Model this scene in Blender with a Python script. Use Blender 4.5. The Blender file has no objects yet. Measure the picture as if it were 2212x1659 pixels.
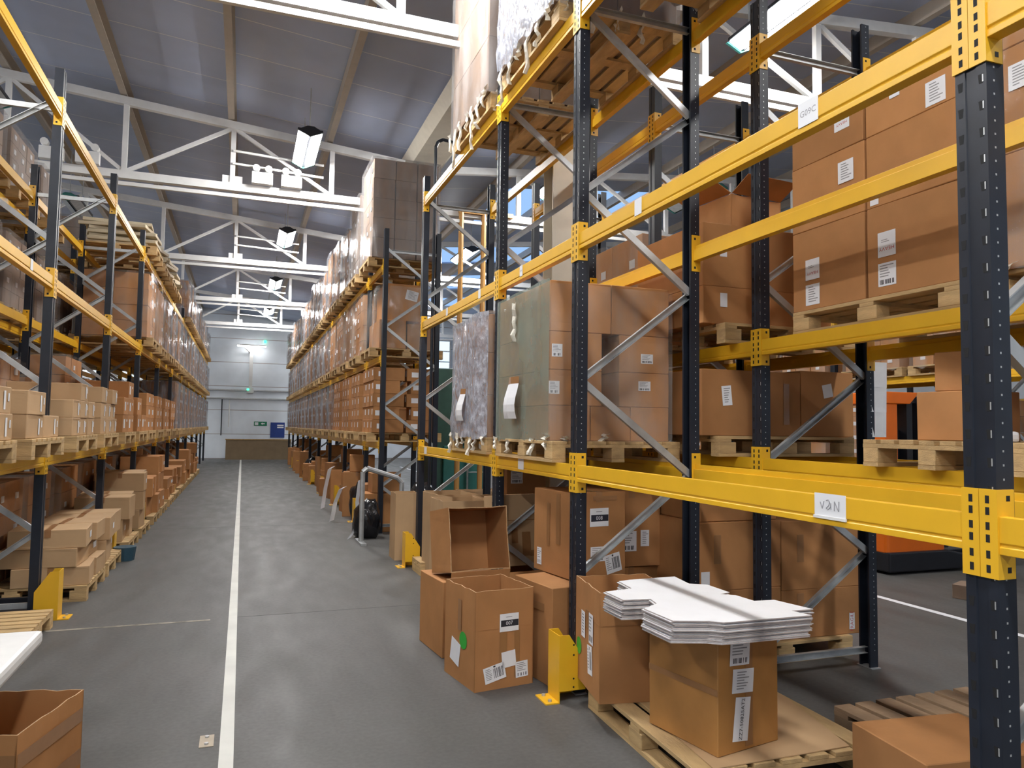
import bpy, bmesh, math, random
from mathutils import Vector, Matrix, noise
C = bpy.context.scene.collection
S = bpy.context.scene
rnd = random.Random(7)
PI = math.pi

# ---------------------------------------------------------------- camera, sky, exposure
F_PX, YAW, PITCH, ROLL = 1599.8, .347816, .059084, .013937
cam = bpy.data.cameras.new('camera'); cam.sensor_width = 36; cam.lens = F_PX/2212*36
cam.clip_start = .05; cam.clip_end = 200
co = bpy.data.objects.new('camera', cam); C.objects.link(co)
fw = Vector((math.sin(YAW)*math.cos(PITCH), math.cos(YAW)*math.cos(PITCH), math.sin(PITCH)))
rt = Vector((math.cos(YAW), -math.sin(YAW), 0)); up = rt.cross(fw)
r2 = math.cos(ROLL)*rt + math.sin(ROLL)*up; u2 = -math.sin(ROLL)*rt + math.cos(ROLL)*up
co.matrix_world = Matrix(((r2.x, u2.x, -fw.x, 0), (r2.y, u2.y, -fw.y, 0), (r2.z, u2.z, -fw.z, 1.65), (0, 0, 0, 1)))
S.camera = co
S.view_settings.view_transform = 'Standard'; S.view_settings.look = 'None'
S.view_settings.exposure = 0; S.view_settings.gamma = 1; S.view_settings.use_curve_mapping = False
w = bpy.data.worlds.new('daylight'); S.world = w; w.use_nodes = True
w.node_tree.nodes['Background'].inputs[0].default_value = (.78, .88, 1, 1)
w.node_tree.nodes['Background'].inputs[1].default_value = .6
S.cycles.max_bounces = 6; S.cycles.diffuse_bounces = 4; S.cycles.glossy_bounces = 3
S.cycles.transparent_max_bounces = 10; S.cycles.caustics_reflective = False; S.cycles.caustics_refractive = False
S.cycles.sample_clamp_indirect = 6

# ---------------------------------------------------------------- materials
def lin(h):
    return tuple(((c/12.92) if c <= .04045 else ((c+.055)/1.055)**2.4) for c in (int(h[i:i+2], 16)/255 for i in (0, 2, 4))) + (1,)
def N(t, k, **a):
    n = t.nodes.new(k)
    for q, v in a.items():
        if q in n.inputs: n.inputs[q].default_value = v
        else: setattr(n, q, v)
    return n
def mat(name, col, rough=.6, metal=0., var=.12, scale=8., bump=0., bscale=40., rand=0., stretch=(1, 1, 1), spec=.5):
    m = bpy.data.materials.new(name); m.use_nodes = True; t = m.node_tree; L = t.links.new
    b = t.nodes['Principled BSDF']; b.inputs['Roughness'].default_value = rough; b.inputs['Metallic'].default_value = metal
    b.inputs['Specular IOR Level'].default_value = spec
    tc = N(t, 'ShaderNodeTexCoord'); mp = N(t, 'ShaderNodeMapping'); mp.inputs['Scale'].default_value = stretch
    L(tc.outputs['Object'], mp.inputs[0])
    nz = N(t, 'ShaderNodeTexNoise', Scale=scale, Detail=4.); L(mp.outputs[0], nz.inputs['Vector'])
    mr = N(t, 'ShaderNodeMapRange'); mr.inputs[3].default_value = 1-var; mr.inputs[4].default_value = 1+var
    mr.inputs[1].default_value = .25; mr.inputs[2].default_value = .75
    L(nz.outputs[0], mr.inputs[0]); val = mr.outputs[0]
    if rand:
        oi = N(t, 'ShaderNodeObjectInfo'); r = N(t, 'ShaderNodeMapRange'); r.inputs[3].default_value = 1-rand; r.inputs[4].default_value = 1+rand
        L(oi.outputs['Random'], r.inputs[0]); mu = N(t, 'ShaderNodeMath', operation='MULTIPLY'); L(val, mu.inputs[0]); L(r.outputs[0], mu.inputs[1]); val = mu.outputs[0]
    mx = N(t, 'ShaderNodeVectorMath', operation='SCALE'); mx.inputs[0].default_value = col[:3]; L(val, mx.inputs['Scale'])
    L(mx.outputs[0], b.inputs['Base Color'])
    if bump:
        n2 = N(t, 'ShaderNodeTexNoise', Scale=bscale, Detail=3.); L(mp.outputs[0], n2.inputs['Vector'])
        bp = N(t, 'ShaderNodeBump', Strength=bump, Distance=.02); L(n2.outputs[0], bp.inputs['Height']); L(bp.outputs[0], b.inputs['Normal'])
    return m
def emit(name, col, s):
    m = bpy.data.materials.new(name); m.use_nodes = True; t = m.node_tree; t.nodes.clear()
    e = N(t, 'ShaderNodeEmission', Color=col, Strength=s); o = N(t, 'ShaderNodeOutputMaterial'); t.links.new(e.outputs[0], o.inputs[0])
    return m
def film(name, tint, lo, hi, rough, scale, bump, stretch=(1, 1, 1)):
    m = bpy.data.materials.new(name); m.use_nodes = True; t = m.node_tree; L = t.links.new
    b = t.nodes['Principled BSDF']; o = t.nodes['Material Output']
    b.inputs['Base Color'].default_value = tint; b.inputs['Roughness'].default_value = rough; b.inputs['Specular IOR Level'].default_value = .9
    tr = N(t, 'ShaderNodeBsdfTransparent'); mx = N(t, 'ShaderNodeMixShader')
    tc = N(t, 'ShaderNodeTexCoord'); mp = N(t, 'ShaderNodeMapping'); mp.inputs['Scale'].default_value = stretch; L(tc.outputs['Object'], mp.inputs[0])
    nz = N(t, 'ShaderNodeTexNoise', Scale=scale, Detail=5.); L(mp.outputs[0], nz.inputs['Vector'])
    mr = N(t, 'ShaderNodeMapRange'); mr.inputs[1].default_value = .35; mr.inputs[2].default_value = .65; mr.inputs[3].default_value = lo; mr.inputs[4].default_value = hi
    L(nz.outputs[0], mr.inputs[0]); L(mr.outputs[0], mx.inputs[0])
    bp = N(t, 'ShaderNodeBump', Strength=bump, Distance=.03); L(nz.outputs[0], bp.inputs['Height']); L(bp.outputs[0], b.inputs['Normal'])
    L(tr.outputs[0], mx.inputs[1]); L(b.outputs[0], mx.inputs[2]); L(mx.outputs[0], o.inputs[0])
    return m
KRAFT = mat('kraft_card', (.43, .205, .080, 1), .75, var=.10, scale=5, rand=.14, bump=.12, bscale=9, spec=.25)
TAN = mat('tan_card', (.47, .31, .17, 1), .7, var=.07, scale=5, rand=.06, spec=.3)
CREAM = mat('cream_card', (.55, .47, .33, 1), .7, var=.1, scale=5, rand=.12)
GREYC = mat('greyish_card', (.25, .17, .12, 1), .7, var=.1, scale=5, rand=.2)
TAPE = mat('brown_tape', (.31, .155, .065, 1), .28, var=.06, scale=20)
STAIN = mat('stained_card', (.40, .19, .055, 1), .42, var=.22, scale=4, rand=.03, bump=.1, bscale=9)
EDGE = mat('card_edge', (.50, .32, .17, 1), .85, var=.2, scale=60)
PAPER = mat('white_paper', (.78, .79, .82, 1), .5, var=.04)
INK = mat('black_ink', (.03, .03, .04, 1), .6)
GINK = mat('grey_ink', (.28, .28, .30, 1), .6)
RINK = mat('red_ink', (.45, .05, .05, 1), .6)
BAND = mat('dark_band', (.02, .022, .035, 1), .5)
GREEN = mat('green_sticker', (.03, .38, .04, 1), .5)
WOOD = mat('pallet_wood', (.53, .36, .17, 1), .75, var=.22, scale=5, rand=.12, bump=.25, bscale=30, stretch=(3, 1, 6))
OLDW = mat('old_wood', (.26, .17, .10, 1), .8, var=.3, scale=5, rand=.15, bump=.3, bscale=25)
YEL = mat('yellow_paint', (.78, .44, .02, 1), .38, var=.05, scale=6)
NAVY = mat('navy_paint', (.015, .019, .029, 1), .38, var=.2, scale=10, spec=.35)
BLACK = mat('black_hole', (.004, .004, .005, 1), .8)
GALV = mat('galvanised_steel', (.48, .50, .51, 1), .42, .55, var=.15, scale=12)
WHT = mat('white_paint', (.74, .74, .73, 1), .4, var=.05)
DARK = mat('dark_plastic', (.012, .013, .018, 1), .35, var=.2)
BLAST = mat('black_sack', (.01, .01, .012, 1), .2, var=.2, bump=.6, bscale=9)
TEAL = mat('teal_paint', (.03, .17, .15, 1), .45, var=.12)
DKGREEN = mat('dark_green_paint', (.035, .10, .075, 1), .4, var=.12)
ORANGE = mat('orange_paint', (.80, .16, .008, 1), .4, var=.05)
BLUE = mat('blue_sign', (.015, .05, .25, 1), .5)
EXITG = mat('exit_green', (.01, .20, .10, 1), .5)
PLYW = mat('hoarding_board', (.30, .215, .125, 1), .7, var=.12, scale=3)
CREAMP = mat('cream_paint', (.60, .55, .45, 1), .5, var=.06)
TANP = mat('tan_paint', (.50, .27, .08, 1), .45, var=.06)
BEIGE = mat('beige_plate', (.40, .34, .26, 1), .6)
FGLASS = mat('glass_dark', (.04, .05, .06, 1), .1)
LED = emit('led_panel', (1, .985, .965, 1), 150)
DAY = emit('daylit_rooflight', (.36, .60, 1, 1), 1.0)
DAYW = emit('daylit_window', (.62, .80, 1, 1), 1.5)
STRIP = emit('strip_tube', (1, .98, .95, 1), 25)
GLED = emit('green_indicator', (.05, 1, .45, 1), 4)
CLEAR = film('clear_film', (.72, .74, .72, 1), .02, .24, .12, 5, .7, (1, 1, .35))
GREFL = film('green_reflection_film', (.27, .33, .28, 1), .52, .84, .12, 2.5, .5, (1, .5, .6))  # greenish reflection painted into the film's tint
SILVER = film('silvery_film', (.45, .48, .56, 1), .45, .95, .09, 20, 1., (1, 1, .6))
FARF = film('streaky_film', (.30, .32, .36, 1), .10, .80, .08, 7, 1., (1, 1, .22))
TOPF = film('dusty_film', (.45, .43, .43, 1), .12, .45, .18, 5, .5, (1, 1, .3))
RAGF = film('ragged_film', (.80, .76, .66, 1), .75, .95, .3, 12, .8)

def floor_mat():
    m = bpy.data.materials.new('polished_concrete'); m.use_nodes = True; t = m.node_tree; L = t.links.new
    b = t.nodes['Principled BSDF']; tc = N(t, 'ShaderNodeTexCoord')
    n1 = N(t, 'ShaderNodeTexNoise', Scale=.7, Detail=4.); n2 = N(t, 'ShaderNodeTexNoise', Scale=3.2, Detail=3.)
    mp = N(t, 'ShaderNodeMapping'); mp.inputs['Scale'].default_value = (1.6, .5, 1); L(tc.outputs['Object'], mp.inputs[0])
    L(mp.outputs[0], n1.inputs['Vector']); L(mp.outputs[0], n2.inputs['Vector'])
    mx = N(t, 'ShaderNodeMix', data_type='FLOAT'); mx.inputs[0].default_value = .3; L(n1.outputs[0], mx.inputs[2]); L(n2.outputs[0], mx.inputs[3])
    cr = N(t, 'ShaderNodeValToRGB'); e = cr.color_ramp.elements
    e[0].position = .30; e[0].color = (.070, .069, .066, 1); e[1].position = .70; e[1].color = (.122, .119, .115, 1)
    L(mx.outputs[0], cr.inputs[0]); L(cr.outputs[0], b.inputs['Base Color'])
    r = N(t, 'ShaderNodeMapRange'); r.inputs[1].default_value = .3; r.inputs[2].default_value = .7; r.inputs[3].default_value = .46; r.inputs[4].default_value = .62
    n3 = N(t, 'ShaderNodeTexNoise', Scale=38., Detail=3.); L(tc.outputs['Object'], n3.inputs['Vector'])
    mr = N(t, 'ShaderNodeMapRange'); mr.inputs[1].default_value = .3; mr.inputs[2].default_value = .7; mr.inputs[3].default_value = .88; mr.inputs[4].default_value = 1.10; L(n3.outputs[0], mr.inputs[0])
    sc = N(t, 'ShaderNodeVectorMath', operation='SCALE'); L(cr.outputs[0], sc.inputs[0]); L(mr.outputs[0], sc.inputs['Scale']); L(sc.outputs[0], b.inputs['Base Color'])
    L(n2.outputs[0], r.inputs[0]); L(r.outputs[0], b.inputs['Roughness']); b.inputs['Specular IOR Level'].default_value = .27
    return m
FLOOR = floor_mat()
def panel_mat(name, base, line, axis, pitch, wid, rough=.45):
    m = bpy.data.materials.new(name); m.use_nodes = True; t = m.node_tree; L = t.links.new; b = t.nodes['Principled BSDF']
    tc = N(t, 'ShaderNodeTexCoord'); sp = N(t, 'ShaderNodeSeparateXYZ'); L(tc.outputs['Object'], sp.inputs[0])
    d = N(t, 'ShaderNodeMath', operation='DIVIDE'); d.inputs[1].default_value = pitch; L(sp.outputs[axis], d.inputs[0])
    fr = N(t, 'ShaderNodeMath', operation='FRACT'); L(d.outputs[0], fr.inputs[0])
    lt = N(t, 'ShaderNodeMath', operation='LESS_THAN'); lt.inputs[1].default_value = wid/pitch; L(fr.outputs[0], lt.inputs[0])
    nz = N(t, 'ShaderNodeTexNoise', Scale=.9, Detail=3.); L(tc.outputs['Object'], nz.inputs['Vector'])
    cr = N(t, 'ShaderNodeValToRGB'); e = cr.color_ramp.elements
    e[0].position = .3; e[0].color = tuple(c*.9 for c in base[:3])+(1,); e[1].position = .7; e[1].color = tuple(c*1.1 for c in base[:3])+(1,)
    L(nz.outputs[0], cr.inputs[0])
    mx = N(t, 'ShaderNodeMix', data_type='RGBA'); L(lt.outputs[0], mx.inputs[0]); L(cr.outputs[0], mx.inputs[6]); mx.inputs[7].default_value = line
    L(mx.outputs[2], b.inputs['Base Color']); b.inputs['Roughness'].default_value = rough
    return m
ROOF = panel_mat('roof_lining', (.46, .54, .74, 1), (.85, .86, .90, 1), 1, 1.02, .016)
WALLM = panel_mat('wall_cladding', (.80, .86, .92, 1), (.40, .36, .36, 1), 2, 1.15, .03)
PURL = mat('purlin_paint', (.42, .37, .31, 1), .5, var=.06)

# ---------------------------------------------------------------- mesh helpers
class MB:
    def __init__(s): s.v = []; s.f = []; s.m = []
    def add(s, vs, fs, m=0):
        o = len(s.v); s.v += [tuple(v) for v in vs]; s.f += [tuple(i+o for i in f) for f in fs]; s.m += [m]*len(fs); return s
    def box(s, a, b, m=0):
        (x0, y0, z0), (x1, y1, z1) = a, b
        return s.add([(x0, y0, z0), (x1, y0, z0), (x1, y1, z0), (x0, y1, z0), (x0, y0, z1), (x1, y0, z1), (x1, y1, z1), (x0, y1, z1)],
              [(0, 3, 2, 1), (4, 5, 6, 7), (0, 1, 5, 4), (1, 2, 6, 5), (2, 3, 7, 6), (3, 0, 4, 7)], m)
    def ext(s, pts, d, m=0):                       # polygon (3D) extruded along d
        n = len(pts); P = [Vector(p) for p in pts]; d = Vector(d); Q = [p+d for p in P]
        return s.add(P+Q, [tuple(reversed(range(n))), tuple(range(n, 2*n))]+[(i, (i+1) % n, n+(i+1) % n, n+i) for i in range(n)], m)
    def bar(s, p, q, wd, ht, m=0, upv=(0, 0, 1)):
        p, q = Vector(p), Vector(q); d = (q-p).normalized(); a = d.cross(Vector(upv))
        if a.length < 1e-4: a = d.cross(Vector((1, 0, 0)))
        a.normalize(); b = a.cross(d)
        return s.ext([p+a*x*wd/2+b*y*ht/2 for x, y in ((-1, -1), (1, -1), (1, 1), (-1, 1))], q-p, m)
    def chan(s, p, q, wd, ht, tk, m=0, upv=(0, 0, 1)):   # open C channel
        p, q = Vector(p), Vector(q); d = (q-p).normalized(); a = d.cross(Vector(upv)).normalized(); b = a.cross(d)
        c = [(-1, -1), (1, -1), (1, -1+2*tk/ht), (-1+2*tk/wd, -1+2*tk/ht), (-1+2*tk/wd, 1-2*tk/ht), (1, 1-2*tk/ht), (1, 1), (-1, 1)]
        return s.ext([p+a*x*wd/2+b*y*ht/2 for x, y in c], q-p, m)
    def tube(s, p, q, r, n=8, m=0, r2=None):
        p, q = Vector(p), Vector(q); d = (q-p).normalized(); a = d.orthogonal().normalized(); b = d.cross(a); r2 = r if r2 is None else r2
        A = [p+(a*math.cos(2*PI*i/n)+b*math.sin(2*PI*i/n))*r for i in range(n)]; B = [q+(a*math.cos(2*PI*i/n)+b*math.sin(2*PI*i/n))*r2 for i in range(n)]
        return s.add(A+B, [tuple(reversed(range(n))), tuple(range(n, 2*n))]+[(i, (i+1) % n, n+(i+1) % n, n+i) for i in range(n)], m)
    def path(s, pts, r, n=6, m=0):
        for i in range(len(pts)-1): s.tube(pts[i], pts[i+1], r, n, m)
        return s
    def mesh(s, name, mats, bevel=0, smooth=False, seg=2):
        me = bpy.data.meshes.new(name); me.from_pydata(s.v, [], s.f)
        for k in (mats if isinstance(mats, (list, tuple)) else [mats]): me.materials.append(k)
        for p, i in zip(me.polygons, s.m): p.material_index = i
        bm = bmesh.new(); bm.from_mesh(me); bmesh.ops.recalc_face_normals(bm, faces=bm.faces)
        if bevel: bmesh.ops.bevel(bm, geom=[e for e in bm.edges if len(e.link_faces) == 2 and e.calc_face_angle(0) > .5], offset=bevel, segments=seg, affect='EDGES', profile=.6, clamp_overlap=True)
        bm.to_mesh(me); bm.free()
        if smooth:
            for p in me.polygons: p.use_smooth = True
        return me
CACHE = {}
def cached(key, fn):
    if key not in CACHE: CACHE[key] = fn()
    return CACHE[key]
def link(name, me, parent=None, loc=(0, 0, 0), rz=0, rot=None):
    o = bpy.data.objects.new(name, me); C.objects.link(o); o.location = loc; o.rotation_euler = rot if rot else (0, 0, rz)
    if parent: o.parent = parent
    return o
def tag(o, label, cat, group=None, kind=None):
    o['label'] = label; o['category'] = cat
    if group: o['group'] = group
    if kind: o['kind'] = kind
    return o
def thing(name, label, cat, loc=(0, 0, 0), rz=0, group=None, rot=None):
    return tag(link(name, None, None, loc, rz, rot), label, cat, group)
def struct(name, me, loc=(0, 0, 0)):
    o = link(name, me, None, loc); o['kind'] = 'structure'; return o
TXT = {}
def text(mb, body, size, x, y, z, m=1, rot=0, sx=1.):
    """flat lettering in the xy plane, centred on x, y"""
    if body not in TXT:
        c = bpy.data.curves.new('t', 'FONT'); c.body = body; c.align_x = 'CENTER'; c.align_y = 'CENTER'; c.resolution_u = 2
        o = bpy.data.objects.new('t', c); C.objects.link(o); me = bpy.data.meshes.new_from_object(o)
        TXT[body] = ([tuple(v.co) for v in me.vertices], [tuple(p.vertices) for p in me.polygons])
        bpy.data.objects.remove(o); bpy.data.curves.remove(c); bpy.data.meshes.remove(me)
    v, f = TXT[body]; ca, sa = math.cos(rot), math.sin(rot)
    mb.add([(x+size*(p[0]*sx*ca-p[1]*sa), y+size*(p[0]*sx*sa+p[1]*ca), z) for p in v], f, m)
ORD = ['first', 'second', 'third', 'fourth', 'fifth', 'sixth', 'seventh', 'eighth', 'ninth', 'tenth', 'eleventh', 'twelfth', 'thirteenth', 'fourteenth', 'fifteenth', 'sixteenth', 'seventeenth', 'eighteenth', 'nineteenth', 'twentieth']
# ---------------------------------------------------------------- the setting
XL, XR, Y0, Y1 = -13., 19., -9., 38.
VX, VZ = 3.1, 6.72                       # roof valley line (underside of the lining)
RL, RR = -8.5, 13.
def roof_z(x):
    if x < RL: return VZ+.0925*(VX-RL)-.0925*(RL-x)
    if x < VX: return VZ+.0925*(VX-x)
    if x < RR: return VZ+.0985*(x-VX)
    return VZ+.0985*(RR-VX)-.0985*(x-RR)
m = MB().box((XL, Y0, -.1), (XR, Y1, 0)); struct('floor', m.mesh('floor', FLOOR))
def wall(name, a, b): struct(name, MB().box(a, b).mesh(name, WALLM))
wall('wall_back', (XL, Y1, 0), (XR, Y1+.2, 9)); wall('wall_left', (XL-.2, 4.5, 0), (XL, Y1, 9)); wall('wall_right', (XR, Y0, 0), (XR+.2, Y1, 9))
# lining of each roof slope, with rooflight openings left in the right slope
def slope(name, xa, xb, holes=()):
    mb = MB(); ys = sorted({Y0, Y1} | {y for h in holes for y in h[:2]})
    for ya, yb in zip(ys, ys[1:]):
        hs = [h for h in holes if h[0] <= ya and yb <= h[1]]
        xs = [xa]+[x for h in sorted(hs, key=lambda h: h[2]) for x in h[2:4]]+[xb]
        for i in range(0, len(xs), 2):
            p, q = xs[i], xs[i+1]
            mb.ext([(p, ya, roof_z(p)), (q, ya, roof_z(q)), (q, ya, roof_z(q)+.12), (p, ya, roof_z(p)+.12)], (0, yb-ya, 0))
    struct(name, mb.mesh(name, ROOF))
HOLES = [(15.2+5.2*k, 18.2+5.2*k, 5.4, 9.6) for k in range(4)]
slope('ceiling_left', XL, RL); slope('ceiling_middle', RL, VX); slope('ceiling_right', VX, RR, HOLES); slope('ceiling_far', RR, XR)
for k, (ya, yb, xa, xb) in enumerate(HOLES):
    struct('window_%d' % (k+1), MB().ext([(xa, ya, roof_z(xa)+.05), (xb, ya, roof_z(xb)+.05), (xb, ya, roof_z(xb)+.1), (xa, ya, roof_z(xa)+.1)], (0, yb-ya, 0)).mesh('rooflight', DAY))
for k, (xa, xb, za, zb) in enumerate(((6.6, 8.2, 3.4, 6.2), (8.6, 10.2, 3.4, 6.2), (10.6, 12.2, 3.4, 6.2))):
    o = struct('window_%d' % (k+5), MB().box((xa, Y1-.03, za), (xb, Y1-.002, zb)).mesh('pane', DAYW))
    fr = MB()
    for i in range(6): z = za+(zb-za)*i/5; fr.box((xa, Y1-.06, z-.03), (xb, Y1-.031, z+.03))
    fr.box((xa-.06, Y1-.06, za-.03), (xa, Y1-.002, zb+.03)); fr.box((xb, Y1-.06, za-.03), (xb+.06, Y1-.002, zb+.03))
    link('window_frame', fr.mesh('window_frame', WHT), o)
# purlins along the hall, and the valley gutter
n = 1
for x in [-8.6+1.65*i-.0 for i in range(-2, 7)]+[4.9+1.65*i for i in range(8)]:
    z = roof_z(x); mb = MB()
    mb.ext([(x-.05, Y0, z-.004), (x-.05, Y0, z-.2), (x+.05, Y0, z-.2), (x+.05, Y0, z-.18), (x-.035, Y0, z-.18), (x-.035, Y0, z-.02), (x+.08, Y0, z-.02+(.0 if x < VX else .004)), (x+.08, Y0, z-.004+(-.0074 if x < VX else .0074))], (0, Y1-Y0, 0))
    struct('trim_%d' % n, mb.mesh('purlin', PURL)); n += 1
mb = MB().ext([(VX-.42, Y0, VZ+.0), (VX-.28, Y0, VZ-.16), (VX+.28, Y0, VZ-.16), (VX+.42, Y0, VZ), (VX+.38, Y0, VZ), (VX+.26, Y0, VZ-.13), (VX-.26, Y0, VZ-.13), (VX-.38, Y0, VZ)], (0, Y1-Y0, 0))
struct('trim_%d' % n, mb.mesh('valley_gutter', CREAMP)); n += 1
# roof trusses
CH = 5.67
def truss(i, y):
    t = thing('roof_truss', 'white painted steel roof truss spanning the hall, %s from the camera' % ORD[i], 'truss', (0, y, 0), 0, 'roof trusses')
    tz = lambda x: roof_z(x)-.29
    for xa, xb in ((XL+.1, RL), (RL, VX-.45), (VX+.45, RR), (RR, XR-.1)):
        link('top_chord', MB().bar((xa, 0, tz(xa)), (xb, 0, tz(xb)), .10, .13).mesh('top_chord', WHT), t)
    for xa, xb in ((XL+.1, VX-.2), (VX+.2, XR-.1)):
        link('bottom_chord', MB().bar((xa, 0, CH), (xb, 0, CH), .12, .13).mesh('bottom_chord', WHT), t)
        link('conduit', MB().bar((xa, -.1, CH-.17), (xb, -.1, CH-.17), .05, .06).mesh('conduit', WHT), t)
    xs = [-8.55+1.65*k for k in range(-2, 7)]
    for a in range(len(xs)):
        x = xs[a]
        link('web_post', MB().bar((x, 0, CH), (x, 0, tz(x)), .07, .08).mesh('web_post', WHT), t)
        if a: link('web_diagonal', (MB().bar((xs[a-1], 0, CH+.05), (x, 0, tz(x)-.04), .05, .06) if a % 2 else MB().bar((xs[a-1], 0, tz(xs[a-1])-.04), (x, 0, CH+.05), .05, .06)).mesh('web_diagonal', WHT), t)
    g = MB()
    for x in xs[1::2]: g.box((x-.16, -.012, CH-.05), (x+.16, .012, CH+.2))
    link('gusset_plate', g.mesh('gusset_plate', WHT), t)
    for z in (.62, .40): link('cable_tube', MB().tube((-.3, -.06, CH+z), (1.2, -.06, CH+z-.06), .022, 6).mesh('cable_tube', WHT), t)
    xs = [4.9+1.65*k for k in range(8)]
    for a in range(len(xs)):
        x = xs[a]
        link('web_post', MB().bar((x, 0, CH), (x, 0, tz(x)), .07, .08).mesh('web_post', WHT), t)
        if a: link('web_diagonal', MB().bar((xs[a-1], 0, tz(xs[a-1])-.04), (x, 0, CH+.05), .05, .06).mesh('web_diagonal', WHT), t)
TY = [7.13, 13.3, 19.4, 25.6, 31.7]
for i, y in enumerate(TY): truss(i, y)
# building column in the gap between the two back-to-back racks
t = thing('steel_column', 'cream painted steel column standing between the near rack and the rack behind it', 'column', (3.09, 7.13, 0))
cm = MB().box((-.125, -.13, 0), (.125, -.11, 6.55)).box((-.125, .11, 0), (.125, .13, 6.55)).box((-.012, -.11, 0), (.012, .11, 6.55))
link('shaft', cm.mesh('shaft', CREAMP), t); link('base_plate', MB().box((-.16, -.18, 0), (.16, .18, .02)).mesh('base_plate', CREAMP), t)
t = thing('steel_column', 'cream steel column far off near the back of the valley line', 'column', (3.1, 25.6, 0))
link('shaft', cm.mesh('shaft', CREAMP), t)
# luminaires
def luminaire(x, y, label, lit=True, z=6.12):
    t = thing('luminaire', label, 'light fitting', (x, y, z), 0, 'hanging twin panel lights')
    link('spine', cached('lsp', lambda: MB().ext([(-.05, -.75, .10), (-.02, -.75, -.01), (.02, -.75, -.01), (.05, -.75, .10)], (0, 1.5, 0)).mesh('spine', DARK)), t)
    for s in (-1, 1):
        link('light_panel', cached(('lp', s, lit), lambda: MB().ext([(s*.028, -.72, -.027), (s*.18, -.72, .048), (s*.179, -.72, .051), (s*.027, -.72, -.024)], (0, 1.44, 0)).mesh('light_panel', LED if lit else GALV)), t)
        link('reflector', cached(('lr', s), lambda: MB().ext([(s*.0265, -.735, -.0165), (s*.19, -.735, .0645), (s*.19, -.735, .10), (s*.05, -.735, .10)], (0, 1.47, 0)).mesh('reflector', DARK)), t)
    for s in (-1, 1):
        link('end_cap', cached(('lc', s, lit), lambda: MB().ext([(-.195, s*.75, .055), (0, s*.75, -.035), (.195, s*.75, .055), (.05, s*.75, .13), (-.05, s*.75, .13)], (0, s*.03, 0)).mesh('end_cap', TEAL if (not lit or s > 0) else DARK)), t)
    for s in (-.6, .6):
        h = roof_z(x)-z
        link('suspension_rod', MB().tube((0, s, .1), (0, s, h-.004), .008, 6).mesh('suspension_rod', GALV), t)
for i, y in enumerate((-6.2, 0., 6.2, 12.35, 18.55, 24.75, 30.9)):
    luminaire(.84, y, 'bright twin panel light over the aisle, ' + ('behind the camera' if y < 0 else 'above the camera' if y == 0 else 'nearest ahead of the camera, above the photo' if y < 7 else ORD[i-3]+' in view'))
for i, y in enumerate((.3, 6.3, 12.4, 18.6, 24.8, 31, 36.6)):  # last fitting is added, unseen, to brighten the back wall
    luminaire(5.36, y, 'bright twin panel light over the aisle with the orange truck, %s from the front' % ORD[i])
for i, y in enumerate((11.5, 17.6)):
    luminaire(-3.45, y, 'unlit twin panel light with a green end above the left racks, '+('nearer' if not i else 'farther'), False)
luminaire(8.2, 12.2, 'unlit twin panel light with a green end beyond the right racks', False)
for i, y in enumerate((-5.6, -.6, 5.4)):  # added lamps out of view, filling light onto faces turned to the left
    luminaire(-3.45, y, 'added unseen twin panel fill light left of the aisle, %s from behind the camera' % ORD[i])
for i, y in enumerate((3., 12, 21, 30, 36.6)):  # hindmost lamp added out of sight for more light on the back wall
    luminaire(-6.3, y, 'bright twin panel light beyond the left racks, %s from the front' % ORD[i])
# emergency twin spot units on the second truss
def twinspot(x, y, label):
    t = thing('emergency_light', label, 'emergency light', (x, y-.13, CH+.07), 0, 'white emergency light units on the truss')
    link('case', MB().box((-.17, -.06, 0), (.17, .06, .2)).mesh('case', WHT, .01), t)
    for s in (-.1, .1):
        l = link('spot_head', MB().tube((s, -.05, .27), (s, .05, .27), .06, 10).box((s-.012, -.02, .19), (s+.012, .02, .23)).mesh('spot_head', WHT), t)
twinspot(.18, 13.3, 'white twin spot emergency light on the second truss, left of the pair'); twinspot(.66, 13.3, 'white twin spot emergency light on the second truss, right of the pair')
twinspot(-2.95, 13.3, 'white twin spot emergency light on the second truss above the left rack, left one'); twinspot(-2.45, 13.3, 'white twin spot emergency light on the second truss above the left rack, right one')
# floor markings, joint and plate
tag(link('floor_line', MB().box((-.056, Y0+8.5, .0005), (.013, 36.5, .002)).mesh('floor_line', mat('line_paint', (.62, .62, .58, 1), .6, var=.12, scale=3))), 'long white painted line running down the middle of the aisle', 'floor line', kind=None)
tag(link('floor_line', MB().box((6.05, .5, .0005), (6.13, 30, .002)).mesh('floor_line', PAPER)), 'thin white painted line on the floor in front of the orange truck', 'floor line')
tag(link('floor_line', MB().box((-1.4, 6.8, .0005), (-.2, 6.84, .0015)).mesh('floor_line', mat('worn_line', (.24, .22, .18, 1), .8, var=.6, scale=9))), 'worn pale dusty line crossing the floor left of the long white line', 'floor line')
for k, y in enumerate((6.85, 12.8, 18.8)):
    struct('trim_%d' % n, MB().box((-.0 if k == 0 else -1.4, y, .0004), (1.9, y+.008, .001)).mesh('joint', mat('joint', (.08, .08, .08, 1), .9))); n += 1
t = thing('floor_plate', 'small beige metal plate with two bolts fixed to the floor beside the white line', 'plate', (-.12, 4.25, 0))
link('plate', MB().box((-.035, -.075, 0.0005), (.035, .075, .004)).mesh('plate', BEIGE), t)
for s in (-.045, .045): link('bolt', MB().tube((0, s, .004), (0, s, .012), .011, 6).mesh('bolt', GALV), t)
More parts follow.
